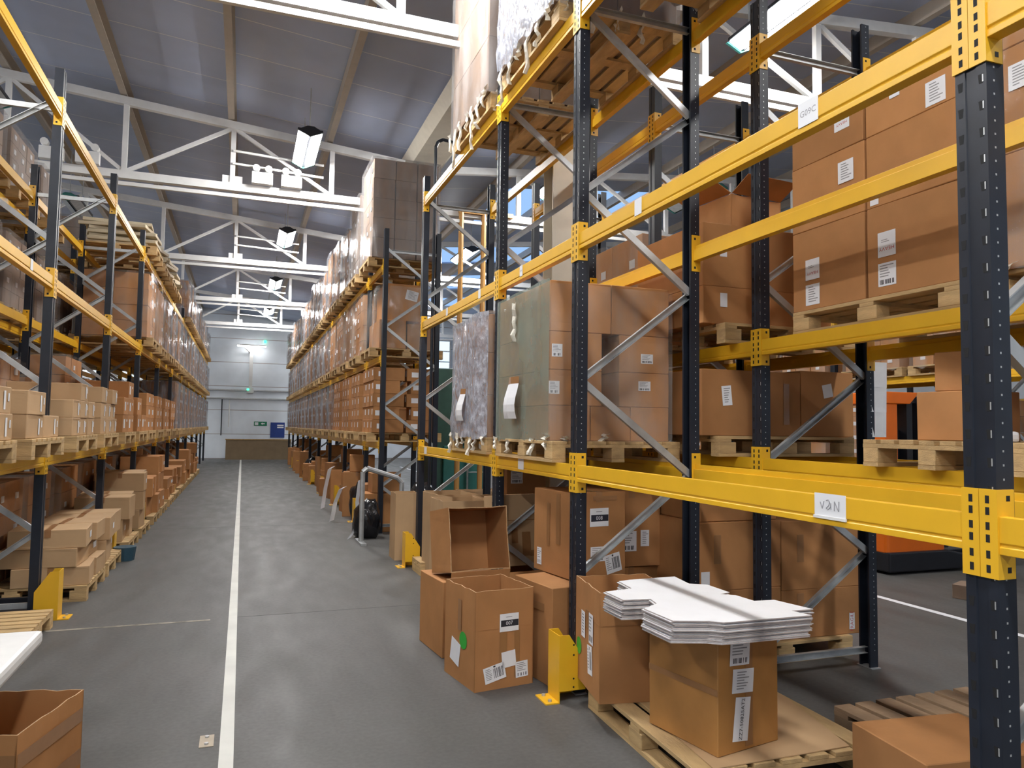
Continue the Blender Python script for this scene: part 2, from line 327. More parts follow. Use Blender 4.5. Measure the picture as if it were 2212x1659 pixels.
# back wall fittings
t = thing('timber_barrier', 'long low brown board barrier standing along the back wall', 'barrier', (.6, 36.9, 0))
link('board', MB().box((-1.3, -.05, 0), (1.6, .05, .9)).mesh('board', PLYW), t); link('top_rail', MB().box((-1.32, -.08, .9), (1.62, .08, .96)).mesh('top_rail', WOOD), t)
t = thing('exit_sign', 'green and white emergency exit sign on the back wall', 'sign', (.82, Y1-.001, 1.68))
link('board', MB().box((-.30, -.012, -.1), (.30, 0, .1)).mesh('board', EXITG), t)
mm = MB(); mm.ext([(-.26, -.014, -.07), (-.1, -.014, -.07), (-.1, -.014, .07), (-.26, -.014, .07)], (0, .002, 0)); mm.ext([(.02, -.014, 0), (.1, -.014, .06), (.1, -.014, .02), (.2, -.014, .02), (.2, -.014, -.02), (.1, -.014, -.02), (.1, -.014, -.06)], (0, .002, 0))
link('pictogram', mm.mesh('pictogram', PAPER), t)
t = thing('notice_board', 'dark blue notice sign on the back wall beside the far right rack', 'sign', (1.62, Y1-.001, 1.38))
link('board', MB().box((-.33, -.02, -.37), (.33, 0, .37)).mesh('board', BLUE), t)
mm = MB(); mm.box((-.02, -.022, .2), (.28, -.02, .26)); mm.box((-.02, -.022, .1), (.28, -.02, .16)); link('lettering', mm.mesh('lettering', PAPER), t)
t = thing('wall_light', 'white strip light on a bracket high on the back wall', 'light fitting', (.3, Y1-.55, 5.4))
link('tube', MB().box((-.65, -.05, -.045), (.65, .05, .0)).mesh('tube', STRIP), t); link('batten', MB().box((-.66, -.06, .0), (.66, .06, .05)).mesh('batten', WHT, .01), t)
link('bracket', MB().path([(-.4, .05, 0), (-.1, .3, -.25), (-.1, .53, -.3)], .04).mesh('bracket', WHT), t)
t = thing('downpipe', 'white square downpipe on the back wall under the strip light', 'pipe', (.3, Y1-.1, 3.4))
link('pipe', MB().box((-.08, -.08, 0), (.08, .08, 1.75)).mesh('pipe', WHT), t); link('box', MB().box((-.15, -.1, -.25), (.15, .08, 0)).mesh('box', WHT), t)
tag(link('indicator_lamp', MB().box((.14, Y1-.23, 3.28), (.24, Y1-.2, 3.36)).mesh('indicator_lamp', GLED)), 'small green indicator lamp at the foot of the downpipe', 'indicator')
tag(link('indicator_lamp', MB().box((.86, Y1-.06, 5.62), (.96, Y1-.005, 5.74)).mesh('indicator_lamp', GLED)), 'small green indicator lamp high on the back wall above the strip light', 'indicator')
for z, l in ((3.25, 'upper'), (2.85, 'lower')):
    tag(link('cable_tray', MB().box((-4, Y1-.07, z), (5, Y1-.002, z+.06)).mesh('cable_tray', GALV)), '%s grey cable run along the back wall' % l, 'cable tray')
for x, z0, z1, l in ((-.95, 1.1, 2.82, 'dark'), (-.62, 1.5, 2.82, 'pale')):
    tag(link('cable_drop', MB().tube((x, Y1-.03, z0), (x, Y1-.03, z1), .025, 6).mesh('cable_drop', NAVY if l == 'dark' else WHT)), '%s cable tube dropping down the back wall left of the exit sign' % l, 'pipe')
# ---------------------------------------------------------------- pallet racking
def post_mesh(h, slots):
    mb = MB(); s = 1
    prof = [(0, -.05), (0, -.018), (.008, -.014), (.008, .014), (0, .018), (0, .05), (.07, .05), (.07, .036), (.05, .036), (.05, .046), (.004, .046), (.004, -.046), (.05, -.046), (.05, -.036), (.07, -.036), (.07, -.05)]
    mb.ext([(x, y, 0) for x, y in prof], (0, 0, h))
    if slots:
        z = .12
        while z < h-.05:
            for y in (-.033, .033):
                mb.ext([(-.0006, y-.006, z-.004), (-.0006, y+.006, z-.004), (-.0006, y+.009, z+.024), (-.0006, y-.009, z+.024)], (.0004, 0, 0), 1)
                if y < 0: mb.box((-.0009, y-.008, z), (-.0007, y-.004, z+.022), 2)  # pale sliver painted in for light showing through the slot
            for x in (.03,):
                mb.box((x-.003, -.0506, z), (x+.003, -.0502, z+.006), 2); mb.box((x-.003, -.0506, z+.04), (x+.003, -.0502, z+.046), 2)
            z += .08
    return mb.mesh('post', [NAVY, BLACK, GALV])
def conn_mesh(e):
    mb = MB(); a, b = (-.049, 0.) if e == 0 else (0., .049)
    mb.box((-.006, a, -.175), (-.001, b, .075))
    fy = (0., .005) if e == 0 else (-.005, 0.); mb.box((-.006, fy[0], -.175), (.062, fy[1], .075))
    c = (a+b)/2
    for z in (.045, .012, -.03, -.065, -.11, -.15):
        mb.box((-.0066, c-.006, z-.01), (-.006, c+.006, z+.012), 1)
    gy = .0052 if e == 0 else -.0052
    for z in (.05, -.15): mb.box((.03, min(gy, gy*1.06), z-.008), (.045, max(gy, gy*1.06), z+.008), 1)
    return mb.mesh('end_connector', [YEL, BLACK])
def beam_mesh(L):
    p = [(0, 0), (0, -.072), (.005, -.077), (.005, -.080), (0, -.085), (0, -.105), (.05, -.105), (.05, -.03), (.036, -.03), (.036, 0)]
    return MB().ext([(x, 0, z) for x, z in p], (0, L, 0)).mesh('beam', YEL, .003)
def mirx(me):
    m2 = me.copy(); m2.transform(Matrix.Scale(-1, 4, (1, 0, 0))); m2.flip_normals(); return m2
def cm_(key, fn, s):
    me = cached(key, fn)
    return me if s > 0 else cached(key+('mir',), lambda: mirx(me))
def rack(label, xf, xr, fr, levels, ztop, group=None, slots=(), flip=0):
    s = 1 if xr > xf else -1; dep = abs(xr-xf)
    t = thing('pallet_rack', label, 'rack', (xf, fr[0], 0), 0, group)
    beams = {}
    for i, y in enumerate(fr):
        y -= fr[0]; h = ztop[i] if isinstance(ztop, (list, tuple)) else ztop
        for e, sg in ((0, s), (dep*s, -s)):
            p = link('post', cm_(('post', h, i in slots), lambda: post_mesh(h, i in slots), sg), t, (e, y, 0))
            link('foot_plate', cached(('foot',), lambda: MB().box((-.04, -.07, 0), (.04, .07, .006)).mesh('foot_plate', GALV)), p, (sg*.035, 0, 0))
        a, b = s*.055, s*(dep-.055); z = .1+.08*flip; k = flip
        link('brace', cached(('hb', round(dep, 3), s), lambda: MB().chan((a, 0, 0), (b, 0, 0), .03, .045, .004).mesh('brace', GALV)), t, (0, y, .12))
        link('brace', cached(('hb', round(dep, 3), s), None), t, (0, y, h-.35))
        while z+.62 < h-.2:
            q = [(b, 0, 0), (a, 0, .60)] if k % 2 == 0 else [(a, 0, 0), (b, 0, .60)]
            link('brace', cached(('db', round(dep, 3), s, k % 2), lambda: MB().chan(q[0], q[1], .03, .045, .004).mesh('brace', GALV)), t, (0, y+(.012 if k % 2 else -.012), z+.01))
            z += .62; k += 1
    for i in range(len(fr)-1):
        L = fr[i+1]-fr[i]-.1
        for z in levels[i]:
            for e, sg in ((0, s), (dep*s, -s)):
                bm = link('beam', cm_(('beam', round(L, 3)), lambda: beam_mesh(L), sg), t, (e, fr[i]-fr[0]+.05, z))
                for q, yy in ((0, 0), (1, L)): link('end_connector', cm_(('conn', q), lambda: conn_mesh(q), sg), bm, (0, yy, 0))
                beams[i, z, e != 0] = bm
    return t, beams
def beam_tag(bm, s, y, wd, ht, body, zc=-.045, tilt=0, strokes=None):
    mb = MB().box((-wd/2, -ht/2, 0), (wd/2, ht/2, .002))
    if strokes:
        for st in strokes: mb.path([(p[0]*wd/2, p[1]*ht/2, .0025) for p in st], .0016, 5, 1)
        mb.box((-wd/2-.003, -ht/2-.006, 0), (wd/2+.003, -ht/2+.004, .006), 2)
    elif body: text(mb, body, min(ht*.8, wd*1.35/len(body)), 0, 0, .0023)
    o = link('location_label', mb.mesh('location_label', [PAPER, GINK, WHT]), bm, (-.0005*s, y, zc))
    o.rotation_euler = (PI/2, 0, -PI/2) if s > 0 else (PI/2, 0, PI/2)
    o['label'] = 'white location label' + (' reading '+body if body else '')
AF = [-1.23, 1.555, 4.34, 5.92, 8.80]
LV = [1.42, 2.91, 4.45]
rA, bA = rack('nearest rack on the right, yellow beams on dark posts, with empty bays in front', 2.0, 2.91, AF, [LV]*4, [4.8, 4.8, 4.8, 4.8, 4.72], slots=(1, 2, 3))
RFF = [11.5, 13.0]+[13.0+2.82*k for k in range(1, 9)]
rF, bF = rack('long far rack on the right beyond the gap, stacked full to its top', 2.0, 2.91, RFF, [[1.40, 2.75, 4.20]]*9, 4.75)
R2F = [1.3, 4.16, 5.55, 8.37]
r2, b2 = rack('rack standing back to back behind the nearest right rack, holding big brown boxes', 3.28, 4.26, R2F, [[1.47, 2.27, 4.33]]*3, 4.66, slots=(1,), flip=1)
LF = [4.40, 7.25, 10.12]+[12.93+2.82*k for k in range(0, 9)]
rL, bL = rack('long rack on the left of the aisle with pallets of cartons', -1.55, -2.46, LF, [[1.38, 2.88, 4.37]]*11, 4.70)
LB = [3.2+2.82*k for k in range(0, 8)]
rB, bB = rack('rack standing behind the left rack, carrying film wrapped loads', -3.72, -2.80, LB, [[1.38, 2.88, 4.37]]*7, 4.70)
R3 = [4.2+2.82*k for k in range(0, 6)]
r3, b3 = rack('rack beyond the orange truck across the right hand aisle', 9.3, 10.2, R3, [[1.1, 2.5, 3.6]]*5, 4.6)
R4 = [9.0+2.82*k for k in range(0, 5)]
r4, b4 = rack('farthest rack glimpsed behind the rack beyond the orange truck', 13.2, 14.1, R4, [[1.3, 2.3, 3.3]]*4, 4.4)
# location labels on the beams
beam_tag(bA[1, 2.91, False], 1, .62, .105, .095, 'G09C', -.035); beam_tag(bA[2, 2.91, False], 1, .95, .06, .085, 'G08C', -.04)
beam_tag(bA[1, 2.91, False], 1, 1.92, .075, .09, '', -.04)
beam_tag(bA[3, 2.91, False], 1, .45, .07, .085, '', -.04); beam_tag(bA[3, 2.91, False], 1, 1.6, .07, .085, '', -.04)
beam_tag(bA[3, 1.42, False], 1, 2.45, .12, .08, '', -.045); beam_tag(bA[2, 1.42, False], 1, .9, .12, .08, '', -.045)
beam_tag(bL[0, 2.88, False], -1, 2.05, .07, .085, '', -.04)
beam_tag(bA[1, 1.42, False], 1, .53, .15, .085, 'vaN', -.035, strokes=[[(-.6, .25), (-.48, -.3), (-.36, .35)],
  [(-.22, .42), (-.08, .5), (.02, .3), (-.06, 0), (-.22, -.22), (-.1, -.32), (.06, -.1), (.08, .25), (.1, -.3)], [(.3, -.38), (.32, .42), (.58, -.38), (.6, .45)]])

# yellow upright guards bolted to the floor
def guard(x, y, s, label):
    t = thing('post_guard', label, 'post guard', (x, y, 0), 0, 'yellow post guards')
    mb = MB(); f = .085
    mb.box((-.006, -f, .0), (0, f, .40))
    for q in (-1, 1):
        mb.ext([(0, q*f, .07 if q < 0 else .0), (.17, q*f, .07 if q < 0 else 0.), (.17, q*f, .24), (.06, q*f, .40), (0, q*f, .40)], (0, -q*.006, 0))
    for z in (.34, .28, .14, .09): mb.tube((.09, -f-.0005, z), (.09, -f+.001, z), .006, 8, 1)
    bm = link('shield', mb.mesh('shield', [YEL, BLACK]), t)
    link('base_flange', MB().box((-.09, -f, 0), (-.006, f, .008)).mesh('base_flange', YEL), t)
    for q in (-.05, .05): link('bolt', MB().tube((-.05, q, .008), (-.05, q, .02), .012, 6).mesh('bolt', GALV), t)
    if s < 0: t.rotation_euler.z = PI
guard(1.845, 4.255, 1, 'yellow post guard at the foot of the near right post, beside the box numbered 007')
guard(1.84, 8.72, 1, 'yellow post guard at the last near right rack post, left of tilted open box')
for i, y in enumerate(LF[1:7]):
    guard(-1.40, y, -1, 'yellow post guard at the foot of the left rack, %s from the camera' % ORD[i])
for i, y in enumerate(RFF[:8]):
    guard(1.84, y, 1, 'yellow post guard at the foot of the far right rack, %s from its near end' % ORD[i])

# ---------------------------------------------------------------- pallets
def pallet_parts(sx, sy, m):
    d = MB(); n = 7; wv = sx/(n+ (n-1)*.35)
    for i in range(n): x = -sx/2+i*wv*1.35; d.box((x, -sy/2, .122), (x+wv, sy/2, .144))
    c = MB()
    for y in (-sy/2+.05, 0, sy/2-.05): c.box((-sx/2, y-.05, .100), (sx/2, y+.05, .1219))
    b = MB().box((-.05, -.07, .0221), (.05, .07, .0999)); f = MB().box((-.05, -sy/2, 0), (.05, sy/2, .022))
    return d.mesh('deck', m, .002, seg=1), c.mesh('cross_board', m), b.mesh('block', m, .003, seg=1), f.mesh('bottom_board', m)
def pallet(x, y, z, rz, label, group=None, sx=1., sy=1.2, m=WOOD, full=True):
    d, c, b, f = cached(('pal', sx, sy, m.name), lambda: pallet_parts(sx, sy, m))
    if full:
        t = thing('pallet', label, 'pallet', (x, y, z), rz, group)
        link('deck', d, t); link('cross_board', c, t)
        for xx in (-sx/2+.05, 0, sx/2-.05):
            link('bottom_board', f, t, (xx, 0, 0))
            for yy in (-sy/2+.07, 0, sy/2-.07): link('block', b, t, (xx, yy, 0))
        return t
    def one():
        me = MB()
        for q, offs in ((d, [(0, 0)]), (c, [(0, 0)]), (f, [(xx, 0) for xx in (-sx/2+.05, 0, sx/2-.05)]), (b, [(xx, yy) for xx in (-sx/2+.05, 0, sx/2-.05) for yy in (-sy/2+.07, 0, sy/2-.07)])):
            for ox, oy in offs: me.add([(v.co.x+ox, v.co.y+oy, v.co.z) for v in q.vertices], [tuple(p.vertices) for p in q.polygons])
        return me.mesh('pallet', m)
    return tag(link('pallet', cached(('pal1', sx, sy, m.name), one), None, (x, y, z), rz), label, 'pallet', group)

# ---------------------------------------------------------------- cartons
def box_mesh(sx, sy, sz, m, seed=0, amp=.006):
    def f():
        bm = bmesh.new(); bmesh.ops.create_cube(bm, size=1)
        bmesh.ops.subdivide_edges(bm, edges=bm.edges[:], cuts=5, use_grid_fill=True)
        for v in bm.verts:
            u = v.co.copy(); p = Vector((u.x*sx, u.y*sy, u.z*sz+sz/2))
            e = sorted(abs(c) for c in u); edge = e[1] > .49
            nn = noise.noise_vector(p*3.1+Vector((seed*7.3, seed, 0)))
            if not edge:
                k = max(range(3), key=lambda i: abs(u[i])); sg = 1 if u[k] > 0 else -1
                if not (k == 2 and sg < 0): p[k] += -abs(nn[k])*amp*sg
            elif u.z > -.49: p += Vector((nn.x, nn.y, 0))*amp*.35
            v.co = p
        ee = [e for e in bm.edges if len(e.link_faces) == 2 and e.calc_face_angle(0) > 1.]
        bmesh.ops.bevel(bm, geom=ee, offset=.004, segments=1, affect='EDGES')
        me = bpy.data.meshes.new('carton_body'); bm.to_mesh(me); bm.free(); me.materials.append(m)
        return me
    return cached(('box', round(sx, 3), round(sy, 3), round(sz, 3), m.name, seed), f)
def sticker_mesh(wd, ht, kind):
    def f():
        mb = MB().box((-wd/2, -ht/2, 0), (wd/2, ht/2, .0012)); z = .0014; r = random.Random(hash((round(wd*100), round(ht*100))) % 99)
        def bars(x0, x1, y0, y1, n=14):
            for i in range(n):
                if r.random() < .72:
                    xa = x0+(x1-x0)*i/n; mb.add([(xa, y0, z), (xa+(x1-x0)/n*r.uniform(.4, .95), y0, z), (xa+(x1-x0)/n*.7, y1, z), (xa, y1, z)], [(0, 1, 2, 3)], 1)
        def lines(x0, x1, y0, y1, n):
            for i in range(n):
                y = y1-(y1-y0)*(i+.5)/n; h = (y1-y0)/n*.4; x2 = x0+(x1-x0)*r.uniform(.45, 1)
                mb.add([(x0, y, z), (x2, y, z), (x2, y+h, z), (x0, y+h, z)], [(0, 1, 2, 3)], 2)
        if kind == 'bar':
            bars(-wd*.4, wd*.4, -ht*.42, -ht*.22); lines(-wd*.4, wd*.38, -ht*.15, ht*.42, 5)
        elif kind == 'bars':
            bars(-wd*.05, wd*.42, -ht*.32, ht*.3, 16); lines(-wd*.42, -wd*.1, -ht*.35, ht*.38, 7); mb.add([(-wd*.02, ht*.36, z), (wd*.08, ht*.36, z), (wd*.08, ht*.46, z), (-wd*.02, ht*.46, z)], [(0, 1, 2, 3)], 1)
        elif kind == 'lines': lines(-wd*.3, wd*.42, -ht*.4, ht*.4, 7)
        elif kind[:4] == 'num:':
            mb.add([(-wd*.44, -ht*.22, z), (wd*.49, -ht*.22, z), (wd*.49, ht*.14, z), (-wd*.44, ht*.14, z)], [(0, 1, 2, 3)], 3)
            text(mb, kind[4:], ht*.30, 0, -ht*.045, z+.0004, 0); mb.add([(-wd*.17, ht*.29, z), (wd*.15, ht*.29, z), (wd*.15, ht*.325, z), (-wd*.17, ht*.325, z)], [(0, 1, 2, 3)], 2)
        elif kind[:4] == 'txt:': text(mb, kind[4:], ht*.62, 0, 0, z, 1, 0, .8)
        elif kind[:4] == 'red:': text(mb, kind[4:], ht*.20, 0, -ht*.18, z, 4, PI if kind[-1] == 'Y' else 0, 1.2); lines(-wd*.3, wd*.3, ht*.05, ht*.2, 2)
        elif kind == 'frag': text(mb, 'FRAGILE', wd*.8, 0, 0, z, 4, PI/2)
        return mb.mesh('shipping_label', [PAPER, INK, GINK, BAND, RINK])
    return cached(('st', round(wd, 3), round(ht, 3), kind), f)
FACE = {'-x': ((-1, 0, 0), -PI/2), '+x': ((1, 0, 0), PI/2), '-y': ((0, -1, 0), 0), '+y': ((0, 1, 0), PI)}
def stick(o, sx, sy, sz, face, u, v, wd, ht, kind='plain', rot=0, lab=None, me=None, name='shipping_label'):
    """u to the right and v up from the face centre, as seen from outside"""
    if face == 'top': loc = (u, v, sz+.001); R = Matrix.Rotation(rot, 3, 'Z')
    else:
        nrm, a = FACE[face]; nv = Vector(nrm); ur = Vector((math.cos(a), math.sin(a), 0))
        loc = Vector((nv.x*(sx/2+.0012), nv.y*(sy/2+.0012), sz/2+v))+ur*u
        R = Matrix.Rotation(a, 3, 'Z') @ Matrix.Rotation(PI/2, 3, 'X') @ Matrix.Rotation(rot, 3, 'Z')
    c = link(name, me or sticker_mesh(wd, ht, kind), o, loc); c.rotation_euler = R.to_euler()
    if lab: c['label'] = lab
    return c
def tape_mesh(sx, sy, sz, wd=.05):
    def f():
        mb = MB(); mb.box((-wd/2, -sy/2-.0015, sz), (wd/2, sy/2+.0015, sz+.0012))
        for s in (-1, 1): mb.box((-wd/2, min(s*sy/2, s*(sy/2+.0015)), sz-.07), (wd/2, max(s*sy/2, s*(sy/2+.0015)), sz+.0012))
        return mb.mesh('tape', TAPE)
    return cached(('tape', round(sx, 3), round(sy, 3), round(sz, 3)), f)
CN = [0]
def carton(sx, sy, sz, x, y, z, rz=0, label='', group=None, m=None, st=(), tape=True, rot=None, name='cardboard_box', tp=None):
    CN[0] += 1; m = m or KRAFT
    o = tag(link(name, box_mesh(sx, sy, sz, m, CN[0] % 3), None, (x, y, z), rz, rot), label, 'box', group)
    if tape: link('tape', tape_mesh(sx, sy, sz), o)
    for s in st: stick(o, sx, sy, sz, *s)
    if tp:                                             # extra tape strips on a face: (face, u, v, w, h)
        for q in tp: stick(o, sx, sy, sz, q[0], q[1], q[2], q[3], q[4], me=cached(('tpx', q[3], q[4]), lambda: MB().box((-q[3]/2, -q[4]/2, 0), (q[3]/2, q[4]/2, .0008)).mesh('tape', TAPE)), name='tape')
    return o
def open_box(sx, sy, sz, x, y, z, rz, label, st=(), m=None, flaps=(), rot=None, tp=None, group=None, crease=None):
    """carton without its lid: four walls, a bottom, cut edges in paler card; flaps = [(side, angle, length)]"""
    m = m or KRAFT; t_ = .006; mb = MB()
    mb.box((-sx/2, -sy/2, 0), (sx/2, sy/2, t_))
    r = random.Random(int(sx*1000+sy*77))
    def wallp(a, b, nrm):
        n = 8; A = Vector(a); B = Vector(b); nv = Vector(nrm)
        lo = []; hi = []
        for i in range(n+1):
            p = A.lerp(B, i/n); dz = r.uniform(-.006, .004) if 0 < i < n else 0
            bow = nv*(-.008*math.sin(PI*i/n)*r.uniform(.3, 1))
            lo.append(p+Vector((0, 0, t_))); hi.append(p+Vector((0, 0, sz+dz))+bow)
        for i in range(n):
            q = [lo[i], lo[i+1], hi[i+1], hi[i]]; o_ = [v-nv*t_ for v in q]
            mb.add(q+o_, [(0, 1, 2, 3), (7, 6, 5, 4), (0, 4, 5, 1), (1, 5, 6, 2), (3, 7, 4, 0)], 0); mb.add([q[3], q[2], o_[2], o_[3]], [(0, 1, 2, 3)], 1)
    wallp((-sx/2, -sy/2, 0), (sx/2, -sy/2, 0), (0, -1, 0)); wallp((sx/2, -sy/2, 0), (sx/2, sy/2, 0), (1, 0, 0))
    wallp((sx/2, sy/2, 0), (-sx/2, sy/2, 0), (0, 1, 0)); wallp((-sx/2, sy/2, 0), (-sx/2, -sy/2, 0), (-1, 0, 0))
    o = tag(link('open_cardboard_box', mb.mesh('carton_body', [m, EDGE]), None, (x, y, z), rz, rot), label, 'box', group)
    for s in st: stick(o, sx, sy, sz, *s)
    for q in tp or (): stick(o, sx, sy, sz, q[0], q[1], q[2], q[3], q[4], me=MB().box((-q[3]/2, -q[4]/2, 0), (q[3]/2, q[4]/2, .0008)).mesh('tape', TAPE), name='tape')
    for side, ang, ln in flaps:
        nrm, a = FACE[side]; wd = sx if side[1] == 'y' else sy; nv = Vector(nrm)
        fm = MB().box((-wd/2+.004, 0, 0), (wd/2-.004, ln, .005)).mesh('flap', m)
        f = link('flap', fm, o, Vector((nv.x*sx/2, nv.y*sy/2, sz+.002)))
        f.rotation_euler = (Matrix.Rotation(a+PI, 3, 'Z') @ Matrix.Rotation(ang, 3, 'X')).to_euler()
    if crease:
        for fc, v in crease:
            wd = (sx if fc[1] == 'y' else sy)-.01
            stick(o, sx, sy, sz, fc, 0, v, wd, .004, me=MB().box((-wd/2, -.0015, 0), (wd/2, .0015, .0006)).mesh('crease', m), name='crease')
    return o
# ---------------------------------------------------------------- film wrapped loads
def film_mesh(sx, sy, sz, m, amp=.02, top=True, seed=0, sides=('-x', '+x', '-y', '+y'), ragged=.05, taper=0., cuts=14):
    mb = MB(); n = cuts
    def disp(p, nv):
        q = Vector((p.x*2.3, p.y*2.3, p.z*1.1))+Vector((seed*5.1, seed*3.3, 0))
        return p+nv*(abs(noise.noise(q))*amp*1.3+abs(noise.noise(q*3.7))*amp*.6+.003)
    for s in sides:
        nrm, a = FACE[s]; nv = Vector(nrm); ur = Vector((math.cos(a), math.sin(a), 0)); wd = sx if s[1] == 'y' else sy; hd = sx/2 if s[1] == 'x' else sy/2
        vs = []
        for j in range(n+1):
            for i in range(n+1):
                u = (i/n-.5); z = sz*j/n; k = 1-taper*(j/n)
                p = ur*(u*wd*k)+nv*hd*k+Vector((0, 0, z))
                if j == 0: p.z -= ragged*abs(noise.noise(Vector((i*1.7, seed, 2))))*2
                e = abs(u) > .499
                vs.append(disp(p, nv) if not e else p+(nv+ur*(1 if u > 0 else -1))*.004)
        mb.add(vs, [(j*(n+1)+i, j*(n+1)+i+1, (j+1)*(n+1)+i+1, (j+1)*(n+1)+i) for j in range(n) for i in range(n)])
    if top: mb.add([(-sx/2, -sy/2, sz+.004), (sx/2, -sy/2, sz+.004), (sx/2, sy/2, sz+.004), (-sx/2, sy/2, sz+.004)], [(0, 1, 2, 3)])
    me = bpy.data.meshes.new('stretch_film'); me.from_pydata(mb.v, [], mb.f); me.materials.append(m)
    for p in me.polygons: p.use_smooth = True
    return me
def stack_mesh(sx, sy, sz, nx, ny, nz, m, seed=0):
    mb = MB(); r = random.Random(seed); ax, ay, az = sx/nx, sy/ny, sz/nz
    for i in range(nx):
        for j in range(ny):
            for k in range(nz):
                if 0 < i < nx-1 and 0 < j < ny-1 and k < nz-1: continue
                d = r.uniform(.0, .008); e = r.uniform(0, .008)
                mb.box((-sx/2+i*ax+.004+d, -sy/2+j*ay+.004+e, k*az+(.001 if k else 0)), (-sx/2+(i+1)*ax-.004-e, -sy/2+(j+1)*ay-.004-d, (k+1)*az-.004))
                if i == 0 and r.random() < .6:
                    y = -sy/2+(j+.5)*ay; z = (k+.5)*az; mb.box((-sx/2-.002, y-.04, z-.03), (-sx/2+.004+d, y+.04, z+.03), 1)
                if i == nx-1 and r.random() < .6:
                    y = -sy/2+(j+.5)*ay; z = (k+.5)*az; mb.box((sx/2-.004-e-.0, y-.04, z-.03), (sx/2+.002, y+.04, z+.03), 1)
    return mb.mesh('carton_stack', [m, PAPER])
def far_load(x, y, z, label, group, sz, seed, m=KRAFT, fm=None, sx=1.0, sy=1.12, grid=(2, 3, 4)):
    t = thing('wrapped_load', label, 'wrapped load', (x, y, z), 0, group); v = seed % 3; sz = round(sz, 2)
    link('carton_stack', cached(('cs', sx, sy, sz, grid, m.name, v), lambda: stack_mesh(sx-.05, sy-.05, sz-.02, *grid, m, v)), t)
    fm = fm or FARF
    link('stretch_film', cached(('fs', sx, sy, sz, fm.name, v), lambda: film_mesh(sx, sy, sz, fm, .03, True, v, cuts=10)), t)
    return t
# ---------------------------------------------------------------- near right: floor of the first bays
pallet(2.46, 3.45, 0, -.04, 'pale wooden pallet on the floor under the stack of white flattened cartons')
mb = MB().ext([(2.02, 2.87, .146), (2.79, 2.87, .146), (2.95, 3.54, .146), (2.3, 3.62, .146), (2.08, 3.5, .146)], (0, 0, .004))
tag(link('card_sheet', mb.mesh('card_sheet', TAN)), 'flat brown card sheet lying on the near pallet under the stained box', 'card sheet')
carton(.41, .47, .575, 2.256, 3.22, .151, .19, 'water stained brown box with three labels carrying the white flattened cartons', None, STAIN, tape=False,
       st=[('-y', -.06, .17, .13, .12, 'bar', -.06), ('-y', -.04, .035, .14, .11, 'lines', -.08), ('-y', -.05, -.14, .10, .20, 'plain', -.12)],
       tp=[('-x', 0, 0, .47, .03), ('-y', .0, -.02, .05, .5)])
CT = bpy.data.objects['cardboard_box']
mb = MB(); text(mb, 'ZZ7-50825AT2', .03, 0, 0, .0031, 0, PI/2-.12); stick(CT, .41, .47, .575, '-y', -.05, -.14, .1, .2, me=mb.mesh('printed_code', INK), name='printed_code')
open_box(.45, .50, .60, 2.151, 3.938, .145, -.17, 'open brown box with a green dot on the near pallet, right of yellow guard',
         st=[('-x', .08, .06, .08, .17, 'bar', 0), ('-x', -.08, .05, .075, .15, 'lines', 0), ('-x', .06, -.12, .09, .16, 'bars', .1), ('-x', -.17, -.10, .09, .16, 'plain', 0, None, MB().tube((0, 0, 0), (0, 0, .001), .05, 20).mesh('dot_sticker', GREEN), 'dot_sticker')],
         tp=[('-y', .1, .1, .09, .3), ('-x', .0, .10, .06, .1)], crease=[('-x', .12), ('-y', .12)])
# flattened white cartons
TOP = [(2.03, 3.66), (2.32, 3.67), (2.29, 3.48), (2.37, 3.43), (2.37, 3.235), (2.30, 3.215), (2.36, 3.17), (2.37, 3.04), (2.48, 3.03), (2.53, 2.82), (2.41, 2.825), (2.44, 2.73), (1.98, 2.74), (1.93, 2.78), (1.78, 2.83), (1.77, 3.06), (1.88, 3.13), (1.90, 3.22), (1.76, 3.24), (1.76, 3.43), (1.93, 3.46), (1.95, 3.64)]
WC = mat('white_card', (.74, .75, .78, 1), .6, var=.03); WCE = mat('white_card_edge', (.42, .36, .34, 1), .8, var=.2, scale=40)
def blank():
    mb = MB(); n = len(TOP); P = [Vector((x-2.15, y-3.2, .0052)) for x, y in TOP]; Q = [p-Vector((0, 0, .0048)) for p in P]
    mb.add(P+Q, [tuple(range(n))]); mb.f += [tuple(range(2*n-1, n-1, -1))]; mb.m += [0]
    mb.f += [(i, (i+1) % n, n+(i+1) % n, n+i) for i in range(n)]; mb.m += [1]*n
    for a, b in (((1.98, 2.80), (2.14, 3.46)), ((2.02, 3.46), (2.30, 3.42))):
        pass
    return mb.mesh('white_carton_blank', [WC, WCE])
bm_ = blank(); r = random.Random(3)
for k in range(15):
    o = link('flattened_white_carton', bm_, None, (2.15+r.uniform(-.008, .008), 3.2+r.uniform(-.008, .008), .7275+.0066*k), r.uniform(-.014, .014))
    tag(o, 'topmost flattened white carton of the stack on the stained box' if k == 14 else 'flattened white carton inside the stack on the stained box', 'carton blank', 'flattened white cartons')
carton(.55, .42, .40, 2.77, 2.34, 0, -.12, 'plain brown box on the floor at the lower right, in front of the dark pallet', None, KRAFT, tape=False)
pallet(3.62, 2.72, 0, 0, 'old dark wooden pallet on the floor behind the plain brown box', m=OLDW)
for k in range(2):
    carton(.62, .7, .55, 3.75, 2.0 if k == 0 else 2.02, .145+.551*k, .03*k, 'brown box on the old dark pallet behind the nearest post, '+('lower of two' if k == 0 else 'upper, with barcode'), 'boxes on the old dark pallet', st=[('-x', .2, .1, .1, .2, 'bar')] if k else ())
